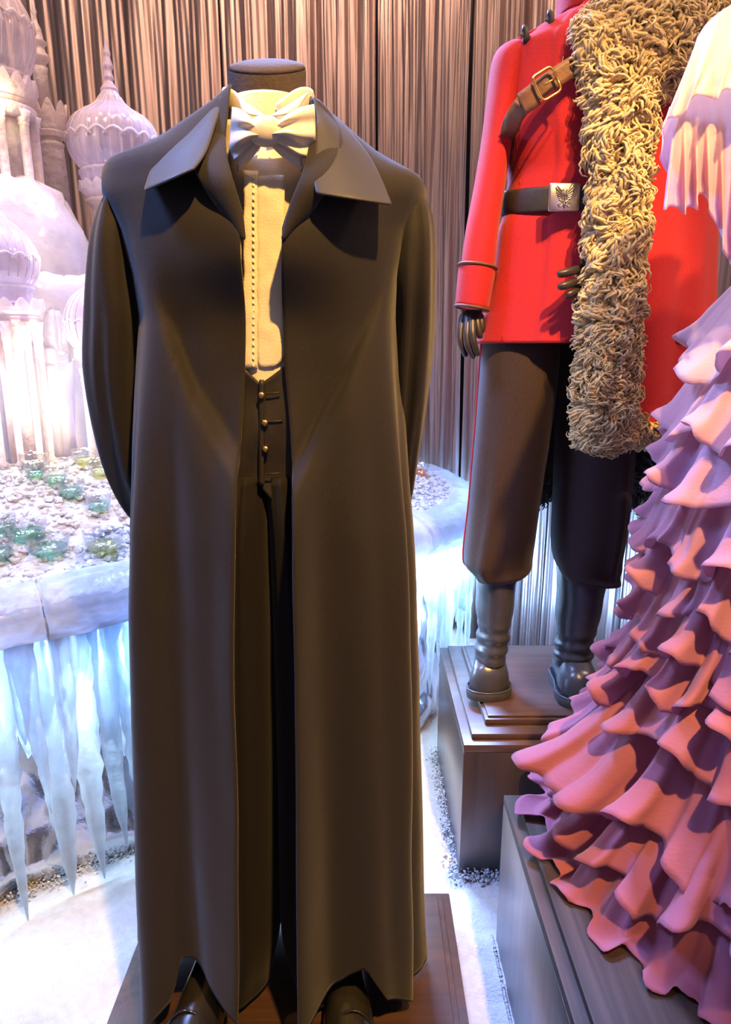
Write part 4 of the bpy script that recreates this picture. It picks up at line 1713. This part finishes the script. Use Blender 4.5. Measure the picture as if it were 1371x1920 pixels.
for px, py in ((994, 178), (998, 190)):
    c2 = at(px, py, 1.5015)
    b = MB()
    b.lathe([(.0004, 0), (.0028, 0), (.0028, .001)], (0, 0, 0), 10)
    b.v = [np.concatenate(b.v)[:, [0, 2, 1]] * (1, -1, 1) + c2]
    b.build('strap_hole', M['belt'], strap)
# plaited cord at the fur edge
for pts in ([(1082, 108, 1.492), (1098, 97, 1.486), (1112, 90, 1.482), (1122, 84, 1.485)], [(1110, 106, 1.486), (1122, 98, 1.480), (1136, 92, 1.480)]):
    C = spline([at(*p) for p in pts], 40)
    for ph in (0, PI):
        q = np.linspace(0, 7 * PI, 40)
        D = C + np.column_stack([.0035 * np.cos(q + ph), -.0035 * np.abs(np.sin(q + ph)), .0035 * np.sin(q + ph)])
        b = MB()
        b.tube(D, .0036, 6)
        b.build('plaited_cord', M['braid'], strap)

# breeches: two legs gathered below the knee, scarlet piping outside
brc = None
for nm, rows in (('breeches', [(600, 912, 1046, .10), (645, 905, 1046, .105), (720, 899, 1040, .105), (800, 893, 1030, .10), (880, 886, 1018, .096), (950, 880, 1008, .092), (1010, 872, 1000, .090), (1040, 868, 994, .088), (1060, 870, 988, .084),
                              (1076, 886, 976, .072), (1086, 905, 960, .055)]),
                 ('breeches_leg', [(600, 1036, 1192, .10), (645, 1042, 1192, .105), (720, 1046, 1190, .105), (800, 1044, 1187, .10), (880, 1042, 1182, .096), (950, 1039, 1176, .092), (1010, 1036, 1168, .09), (1045, 1038, 1160, .088), (1068, 1046, 1158, .084),
                                   (1082, 1060, 1157, .078), (1090, 1078, 1140, .06)])):
    first = nm == 'breeches'
    Yl = YR + (.0 if first else .01)
    sg = 1 if first else -1

    def legfold(th, f, sg=sg):
        d = .006 * np.sin(3 * th + 5 * f) * sst(.5, .9, f) + .010 * np.sin(2 * th * sg + 16 * f) * sst(.72, .9, f) * (1 - sst(.93, 1, f)) + .010 * np.exp(-((th + .5 * sg) / .18) ** 2) * sst(.2, .6, f) * (1 - sst(.8, .95, f))
        return d
    G = sheet(rows, Yl, .1, n=70, m=72, fold=legfold)
    # the gathered hem dips to the front on the outer side
    zmin = G[-1, 0, 2]
    o = MB().loft(G).build(nm, M['brown_wool'], uni if brc is None else brc, solid=0)
    brc = brc or o
    side = G[6:-3, 0 if not first else 0]
    kth = int(np.argmin(np.abs(np.linspace(-PI, PI, 73)[:-1] - (-PI / 2 - .12 if first else PI / 2 + .12))))
    b = MB()
    b.tube(G[4:-4, kth], .0034, 6)
    b.build('piping', M['red'], o)


# boots
def boot(pxs, rows, toe_px, toe_py, yaw, name):
    Yb = 1.66
    x_top = xat(pxs, Yb, RZ + .3)
    R = []
    m = 32
    a = np.arange(m) / m * 2 * PI
    # shaft rings
    S = []
    for py, l, r, hb in rows:
        z = zat(py, Yb)
        S.append((xat(l, Yb, z), xat(r, Yb, z), z, hb))
    S = spline(S, 46)
    for k, (xl, xr, z, hb) in enumerate(S):
        f = k / 45
        crease = 1 + .055 * np.sin(f * 46 + 1.2 * np.sin(a)) * sst(.48, .66, f) * (1 - sst(.86, .97, f)) + .02 * np.sin(f * 17 + 2 * a)
        R.append(np.column_stack([(xl + xr) / 2 + (xr - xl) / 2 * np.cos(a) * crease, Yb - hb * np.sin(a) * crease, z + np.zeros(m)]))
    shaft = R
    bt = MB().loft(np.array(shaft)).build(name, M['boot'], uni)
    xc = (S[-1][0] + S[-1][1]) / 2
    zf = RZ + .024
    toe = at(toe_px, toe_py, 1.0)
    # toe distance from the sole line on the plinth
    for Y in np.arange(1.3, 1.8, .004):
        if at(toe_px, toe_py, Y)[2] < RZ + .012:
            break
    ytoe = Y
    xt = at(toe_px, toe_py, Y)[0]
    y0 = Yb + .085
    yaw_ = math.atan2(xt - xc, (ytoe - Yb))
    L_ = (ytoe - y0)
    n = 28
    F = []
    for k in range(n):
        t = k / (n - 1)
        w_ = .106 * np.interp(t, [0, .05, .18, .45, .72, .86, .95, 1], [.34, .60, .74, .82, 1.0, .95, .66, .20])
        h_ = np.interp(t, [0, .05, .22, .38, .50, .62, .75, .86, .95, 1], [.085, .118, .135, .128, .108, .088, .074, .066, .050, .022])
        cy = y0 + L_ * t
        dx = (cy - Yb) * math.tan(yaw_)
        bump = 1 + .035 * np.sin(t * 40 + 2 * np.sin(a)) * sst(.38, .5, t) * (1 - sst(.6, .7, t))
        F.append(np.column_stack([xc + dx + w_ / 2 * np.sign(np.cos(a)) * np.abs(np.cos(a)) ** .82, np.full(m, cy), zf + np.where(np.sin(a) > 0, h_ * np.abs(np.sin(a)) ** .85 * bump, -.003 * np.abs(np.sin(a)))]))
    MB().loft(np.array(F)).build('foot', M['boot'], bt)
    ctr = (y0 + ytoe) / 2
    sr = sole_rings(xc, y0, ytoe, RZ + .0005, .106, .022, 0, 1.13)
    sr[..., 0] += (sr[..., 1] - Yb) * math.tan(yaw_)
    MB().loft(sr).build('sole', M['sole'], bt, angle=50)
    # welt
    b = MB()
    rg = sr[-1] * 1.0
    rg[:, 2] = RZ + .0235
    b.tube(np.vstack([rg, rg[:1]]), .0028, 6)
    b.build('welt', M['boot'], bt)
    # heel block and vamp seam
    b = MB()
    pts = []
    for q in np.linspace(-1.25, 1.25, 26):
        t = .30 + .16 * math.cos(q * 1.15)
        k = t * (n - 1)
        i0 = int(k)
        ringp = F[i0] * (1 - (k - i0)) + F[i0 + 1] * (k - i0)
        ai = (PI / 2 - q) / (2 * PI) * m
        j0 = int(ai) % m
        pp = ringp[j0] * (1 - (ai - int(ai))) + ringp[(j0 + 1) % m] * (ai - int(ai))
        pts.append(pp + np.array([0, -.001, .0012]))
    b.tube(pts, .0016, 6)
    b.build('vamp_seam', M['sole'], bt)


boot(925, [(1045, 896, 972, .062), (1080, 893, 969, .062), (1110, 893, 966, .06), (1140, 893, 962, .058), (1165, 896, 958, .056), (1190, 895, 955, .055), (1215, 892, 950, .056), (1236, 890, 948, .054)], 917, 1307, 0, 'boot')
boot(1090, [(1050, 1046, 1140, .066), (1090, 1046, 1136, .065), (1120, 1045, 1130, .062), (1150, 1044, 1124, .06), (1180, 1044, 1117, .058), (1205, 1042, 1112, .056), (1225, 1040, 1110, .055), (1245, 1040, 1108, .054)], 1096, 1322, 0, 'boot')

# ------------------------------------------------------------------ fur trimmed cape (part of the uniform)
CX = UX + .10


def cape_point(th, f):
    """f 0 at the shoulder, 1 at the hem; th 0 faces the camera, negative to the left"""
    zt = zat(70, 1.6)
    back = sst(1.3, 2.4, abs(th))
    zb = 1.135 * (1 - back) + .90 * back
    z = zt - .03 * abs(math.sin(th)) + (zb - zt) * f
    a = np.interp(f, [0, .05, .12, .3, 1], [.10, .155, .185, .205, .245])
    bd = np.interp(f, [0, .05, .12, .3, 1], [.07, .11, .14, .17, .195])
    fold = .012 * math.sin(th * 6 + .8) * f + .006 * math.sin(th * 11) * f
    return np.array([CX + .02 + (a + fold) * math.sin(th), YR + .02 - (bd + fold) * math.cos(th), z])


NT, NF = 90, 46
G = np.zeros((NT, NF, 3))
ths = np.linspace(-.30, 4.25, NT)
for i, th in enumerate(ths):
    for j in range(NF):
        G[i, j] = cape_point(th if th < PI else th, j / (NF - 1))
        tt = th if th <= PI else th - 2 * PI
        G[i, j] = cape_point(tt, j / (NF - 1))
cape = MB().grid(G).build('cape', M['red'], uni, solid=.004)


def locks(name, P_, Nn, down, length, rad, mat, parent, seed, curl=1.0, seg=7, sides=4, clump=14):
    """woolly locks: curled tapering tufts standing on the points P_ with normals Nn; neighbours lean the same way"""
    r_ = np.random.RandomState(seed)
    K = len(P_)
    ln = length * r_.uniform(.65, 1.35, K)[:, None]
    lean = np.stack([noise3(P_, clump, seed * 7 + q, 2) for q in range(3)], -1)
    d = np.array(down) + lean * 1.5 + r_.normal(size=(K, 3)) * .22
    d -= Nn * (d * Nn).sum(1)[:, None]
    d /= np.linalg.norm(d, axis=1)[:, None] + 1e-9
    sd = np.cross(Nn, d)
    ph = (noise3(P_, clump * .7, seed * 7 + 5, 1) * 4 + r_.normal(size=K) * .5)[:, None]
    turns = r_.uniform(.5, 1.1, K)[:, None] * curl
    pts = []
    for k in range(seg):
        t = k / (seg - 1)
        cr = ln * .24 * t ** .7
        pts.append(P_ + Nn * (ln * (.06 + .40 * math.sin(t * 2.4))) + d * ln * .70 * t + (sd * np.cos(ph + turns * 6.28 * t) + Nn * np.sin(ph + turns * 6.28 * t) * .8) * cr)
    pts = np.array(pts)                                  # seg, K, 3
    T = np.gradient(pts, axis=0)
    T /= np.linalg.norm(T, axis=2)[..., None] + 1e-9
    A = np.cross(T, Nn[None] + .3 * sd[None])
    A /= np.linalg.norm(A, axis=2)[..., None] + 1e-9
    B = np.cross(T, A)
    rr = np.array([rad * (1.0 - .8 * (k / (seg - 1)) ** 1.5) for k in range(seg)])[:, None, None]
    ringp = []
    for q in range(sides):
        an = q / sides * 2 * PI
        ringp.append(pts + rr * (math.cos(an) * A * 1.25 + math.sin(an) * B * .8))
    V = np.stack(ringp, 0)                               # sides, seg, K, 3
    V = V.transpose(2, 1, 0, 3).reshape(-1, 3)
    f0 = []
    for k in range(seg - 1):
        for q in range(sides):
            f0.append((k * sides + q, k * sides + (q + 1) % sides, (k + 1) * sides + (q + 1) % sides, (k + 1) * sides + q))
    f0.append(tuple((seg - 1) * sides + q for q in range(sides)))
    b = MB()
    b.v = [V]
    b.n = len(V)
    st = seg * sides
    b.f = [tuple(i + o_ for i in f) for o_ in range(0, K * st, st) for f in f0]
    o = b.build(name, mat, parent)
    tag(o, kind='stuff')
    return o


def surf_samples(G, count, seed, closed_v=True):
    """random points and outward normals on a ring-lofted grid"""
    r_ = np.random.RandomState(seed)
    n, m, _ = G.shape
    P_, N_ = [], []
    cen = G.mean(1)
    for _ in range(count):
        i = r_.randint(0, n - 1)
        j = r_.randint(0, m)
        s, t = r_.rand(), r_.rand()
        j2 = (j + 1) % m
        a, b_, c_, d_ = G[i, j], G[i + 1, j], G[i, j2], G[i + 1, j2]
        p = a * (1 - s) * (1 - t) + b_ * s * (1 - t) + c_ * (1 - s) * t + d_ * s * t
        nn = np.cross(b_ - a, c_ - a)
        nl = np.linalg.norm(nn)
        if nl < 1e-10:
            continue
        nn /= nl
        ctr = cen[i] * (1 - s) + cen[i + 1] * s
        if nn @ (p - ctr) < 0:
            nn = -nn
        P_.append(p)
        N_.append(nn)
    return np.array(P_), np.array(N_)


# long fur strip down the front edge
rows = [(100, 1112, 1212, 1.485), (160, 1112, 1216, 1.468), (240, 1114, 1216, 1.455), (330, 1114, 1212, 1.450), (420, 1112, 1206, 1.445), (500, 1106, 1200, 1.440), (580, 1098, 1196, 1.435), (660, 1092, 1192, 1.43), (740, 1088, 1190, 1.428), (800, 1084, 1188, 1.428), (828, 1090, 1182, 1.432)]
S = []
for py, l, r, Y in rows:
    z = zat(py, Y)
    S.append((xat(l + 8, Y, z), xat(r - 8, Y, z), Y, z))
S = spline(S, 60)
m = 20
a_ = np.arange(m) / m * 2 * PI
R = []
for k, (xl, xr, Y, z) in enumerate(S):
    taper = np.interp(k, [0, 3, 56, 59], [.7, 1, 1, .6])
    R.append(np.column_stack([(xl + xr) / 2 + (xr - xl) / 2 * taper * np.cos(a_), Y - .030 * taper * np.sin(a_) + .008, z + np.zeros(m)]))
R = np.array(R)
R += .004 * np.stack([noise3(R, 18, 100 + q, 2) for q in range(3)], -1)
strip = MB().loft(R).build('fur_strip', M['fur'], cape)
P_, N_ = surf_samples(R, 9000, 3)
sel = N_[:, 1] < .45
P_, N_ = P_[sel], N_[sel]
upper = P_[:, 2] > zat(600, 1.44)
locks('fur_locks', P_[upper], N_[upper], (-.25, -.1, -.8), .038, .0040, M['fur'], cape, 4)
locks('fur_locks', P_[~upper], N_[~upper], (0, -.1, -1), .036, .0030, M['fur'], cape, 5, curl=1.7, seg=9)

# fur collar over the shoulder
cl = [(1100, 78, 1.495, 24), (1125, 64, 1.485, 42), (1160, 52, 1.48, 52), (1200, 52, 1.48, 66), (1240, 62, 1.485, 84), (1280, 58, 1.50, 84), (1320, 52, 1.53, 66), (1370, 60, 1.57, 60), (1420, 80, 1.62, 50)]
C = spline([(*at(px, py, Y), h / FPX * 1.42) for px, py, Y, h in cl], 44)
R = []
for k in range(len(C)):
    c_, h = C[k, :3], C[k, 3]
    R.append(np.column_stack([np.full(m, c_[0]) + h * .10 * np.sin(a_), c_[1] - h * .55 * np.cos(a_) + .02, c_[2] + h * np.sin(a_)]))
R = np.array(R)
R += .005 * np.stack([noise3(R, 14, 110 + q, 2) for q in range(3)], -1)
MB().loft(R).build('fur_collar', M['fur'], cape)
P_, N_ = surf_samples(R, 8500, 8)
sel = N_[:, 1] < .5
locks('fur_locks', P_[sel], N_[sel], (-.5, -.2, -.6), .040, .0042, M['fur'], cape, 9)
# fur at the hem of the cape front and the grey lining inside the back
R = []
for th in np.linspace(-.25, 2.3, 60):
    p = cape_point(th, 1.0)
    R.append(np.column_stack([p[0] + .016 * np.cos(a_) * math.sin(th), p[1] - .016 * np.cos(a_) * math.cos(th), p[2] - .012 + .024 * np.sin(a_)]))
R = np.array(R)
MB().loft(R).build('hem_fur', M['fur'], cape)
P_, N_ = surf_samples(R, 2400, 12)
locks('fur_locks', P_, N_, (0, 0, -1), .022, .0035, M['fur'], cape, 13)
G2 = np.zeros((50, 24, 3))
for i, th in enumerate(np.linspace(1.6, 4.28, 50)):
    tt = th if th <= PI else th - 2 * PI
    for j in range(24):
        p = cape_point(tt, .25 + .765 * j / 23)
        ctr = np.array([CX + .02, YR + .02, p[2]])
        G2[i, j] = ctr + (p - ctr) * .955
lin = MB().grid(G2).build('fur_lining', M['fur_grey'], cape, solid=.006)
P_, N_ = [], []
r_ = np.random.RandomState(17)
for _ in range(3200):
    i, j = r_.randint(0, 49), r_.randint(0, 23)
    s, t = r_.rand(), r_.rand()
    p = (G2[i, j] * (1 - s) + G2[i + 1, j] * s) * (1 - t) + (G2[i, j + 1] * (1 - s) + G2[i + 1, j + 1] * s) * t
    n = np.array([CX, YR, p[2]]) - p
    n /= np.linalg.norm(n)
    P_.append(p)
    N_.append(n)
locks('lining_locks', np.array(P_), np.array(N_), (0, 0, -1), .026, .0042, M['fur_grey'], cape, 18, seg=5)

# ------------------------------------------------------------------ ruffled pink gown
gown = thing('gown_mannequin', 'mannequin in a pink ruffled chiffon gown spreading over the dark plinth', 'mannequin', (.76, 1.08, GZ))
AX, AY = .775, 1.09
RT = [(.375, .405), (.50, .375), (.60, .325), (.72, .300), (.825, .280), (.97, .270), (1.096, .262), (1.217, .240), (1.30, .220), (1.40, .180), (1.48, .155), (1.56, .145)]


def grad(z):
    return float(np.interp(z, [q[0] for q in RT], [q[1] for q in RT]))


# inner dress form
b = MB()
b.lathe([(.10, GZ + .002), (.21, GZ + .004), (.20, .50), (.185, .9), (.170, 1.10), (.165, 1.25), (.150, 1.36), (.115, 1.48), (.120, 1.58), (.135, 1.70), (.125, 1.80), (.07, 1.87), (.05, 1.92), (.05, 1.98)], (AX, AY, 0), 40)
form = b.build('dress_form', M['bodice'], gown)
b = MB()
b.lathe([(.170, 1.30), (.148, 1.40), (.128, 1.48), (.132, 1.58), (.146, 1.68), (.140, 1.76)], (AX, AY, 0), 48, caps=False)
b.build('bodice', M['chiffon'], gown, solid=.003)
# underskirt
G = []
for z in np.linspace(GZ + .004, 1.42, 40):
    th = np.linspace(0, 2 * PI, 140, endpoint=False)
    r = (grad(z) - .045) * (1 + .03 * np.sin(17 * th + 3 * z) + .02 * np.sin(9 * th))
    G.append(np.column_stack([AX + r * np.sin(th), AY - r * np.cos(th), np.full(140, z)]))
MB().grid(np.array(G), cv=True).build('underskirt', M['chiffon'], gown, solid=.002)


def tier(zt, zh, flare, nf, amp, seed, tilt=0.0, train=0.0, mat='chiffon', nrow=30, cols=520):
    """one flounce: gathered at the top, hanging in long flutes that curl outwards at the hem"""
    r_ = np.random.RandomState(seed)
    th = np.linspace(0, 2 * PI, cols, endpoint=False)
    ph = r_.uniform(0, 6.28, 8)
    run = nf * th + 1.1 * np.sin(2 * th + ph[0]) + .9 * np.sin(5 * th + ph[1]) + .5 * np.sin(9 * th + ph[5])
    sn = np.sin(run)
    big = np.sign(sn) * np.abs(sn) ** .85
    loc = .70 + .45 * np.sin(3 * th + ph[2]) * np.sin(7 * th + ph[6])
    small = np.sin(run * 2.3 + ph[1]) * .35 + np.sin(run * 3.7 + ph[7]) * .25
    up = .020 * np.sin(run * .5 + ph[3]) + .022 * np.sin(2 * th + ph[4]) + .010 * np.sin(5 * th + ph[7])
    G = []
    for k in range(nrow):
        t = k / (nrow - 1)
        zc = zt + (zh - zt) * t
        rb = grad(zc)
        env = .25 * t + .75 * t ** 2.0
        r = rb - .028 * (1 - t) + flare * t ** 2.2 + amp * (loc * big + small * (1 - .6 * t)) * env
        r = r + (.010 * loc * (big > -.3) + .004) * sst(.86, 1, t)          # rolled out edge
        thh = th - (.52 / nf) * (.15 * t + .85 * t ** 1.5) * np.sin(2 * run) * loc
        z = zc + up * t + tilt * np.cos(thh) * t + .007 * big * t * t * loc
        z = z + .006 * sst(.90, 1, t) * sst(.0, .9, big) * loc
        if train:
            wgt = np.exp(-((th - (2 * PI - 1.62)) / .26) ** 2)
            r = r + train * wgt * t ** 2
            z = z - .035 * wgt * t * t
        z = np.maximum(z, GZ + .004 + .006 * (1 - t) + .005 * (1 + np.sin(run * 1.7)))
        G.append(np.column_stack([AX + r * np.sin(thh), AY - r * np.cos(thh), z]))
    G = np.array(G)
    G[..., 1] = np.where(G[..., 1] > 1.40, 1.40 + .035 * np.tanh((G[..., 1] - 1.40) / .035), G[..., 1])
    G += .0016 * np.stack([noise3(G, 15, seed * 3 + a_q, 2) for a_q in range(3)], -1)
    MB().grid(G, cv=True).build('ruffle_tier', M[mat], gown, solid=.0010)


tier(.62, .385, .045, 27, .024, 1)
tier(.68, .465, .030, 29, .023, 2)
tier(.80, .555, .036, 26, .023, 3, train=.095)
tier(.90, .665, .032, 26, .022, 4, tilt=-.01)
tier(.97, .745, .026, 27, .019, 5, tilt=.012)
tier(1.06, .835, .028, 25, .020, 6)
tier(1.12, .905, .022, 26, .018, 7, tilt=-.012)
tier(1.20, .985, .024, 23, .018, 8)
tier(1.30, 1.085, .022, 22, .018, 9, tilt=.01)
tier(1.38, 1.165, .020, 22, .016, 10, tilt=-.012)
tier(1.54, 1.275, .026, 17, .022, 12, tilt=.012)


# sleeve: two hanging layers falling from the shoulder
def sleeve_layer(top, hem, ytop, yhem, nfl, amp, seed, name, cols=120, rows=30):
    """top, hem: polylines in pixels along the shoulder and along the hem"""
    r_ = np.random.RandomState(seed)
    T_, H_ = spline(top, cols), spline(hem, cols)
    G = np.zeros((cols, rows, 3))
    ph = r_.uniform(0, 6.28, 3)
    for i in range(cols):
        s = i / (cols - 1)
        run = nfl * 2 * PI * s + .8 * math.sin(5 * s + ph[0])
        for j in range(rows):
            t = j / (rows - 1)
            px = T_[i][0] + (H_[i][0] - T_[i][0]) * t ** 1.15
            py = T_[i][1] + (H_[i][1] - T_[i][1]) * t
            Y = ytop + (yhem - ytop) * math.sin(t * PI / 2) + .05 * s - amp * math.sin(run) * t ** 1.4 - .012 * float(sst(.85, 1, t))
            p = at(px + 5 * math.cos(run) * t * t, py + 7 * math.sin(run + .7) * t * t, Y)
            G[i, j] = p
    return MB().grid(G).build(name, M['chiffon_sleeve'], gown, solid=.0012)


sleeve_layer([(1308, 70), (1330, 40), (1371, 10), (1440, -20), (1540, -40)], [(1236, 236), (1262, 226), (1300, 190), (1350, 178), (1400, 170), (1500, 160)], 1.12, 1.0, 4, .022, 1, 'sleeve_cape')
sleeve_layer([(1268, 190), (1290, 180), (1330, 170), (1380, 165)], [(1240, 386), (1276, 396), (1300, 392), (1322, 372), (1352, 450), (1372, 512)], 1.05, 1.015, 5, .020, 2, 'sleeve_flounce')
sleeve_layer([(1256, 200), (1270, 205), (1290, 205), (1320, 205)], [(1236, 246), (1250, 330), (1285, 346), (1330, 340)], 1.07, 1.05, 3, .02, 3, 'sleeve_flounce')
# arm of the mannequin inside the sleeve
b = MB()
b.tube([(AX - .13, AY - .02, 1.76), (AX - .19, AY - .03, 1.66), (AX - .20, AY - .05, 1.52), (AX - .17, AY - .09, 1.38)], [.05, .045, .040, .032], 14)
b.build('arm', M['bodice'], form)
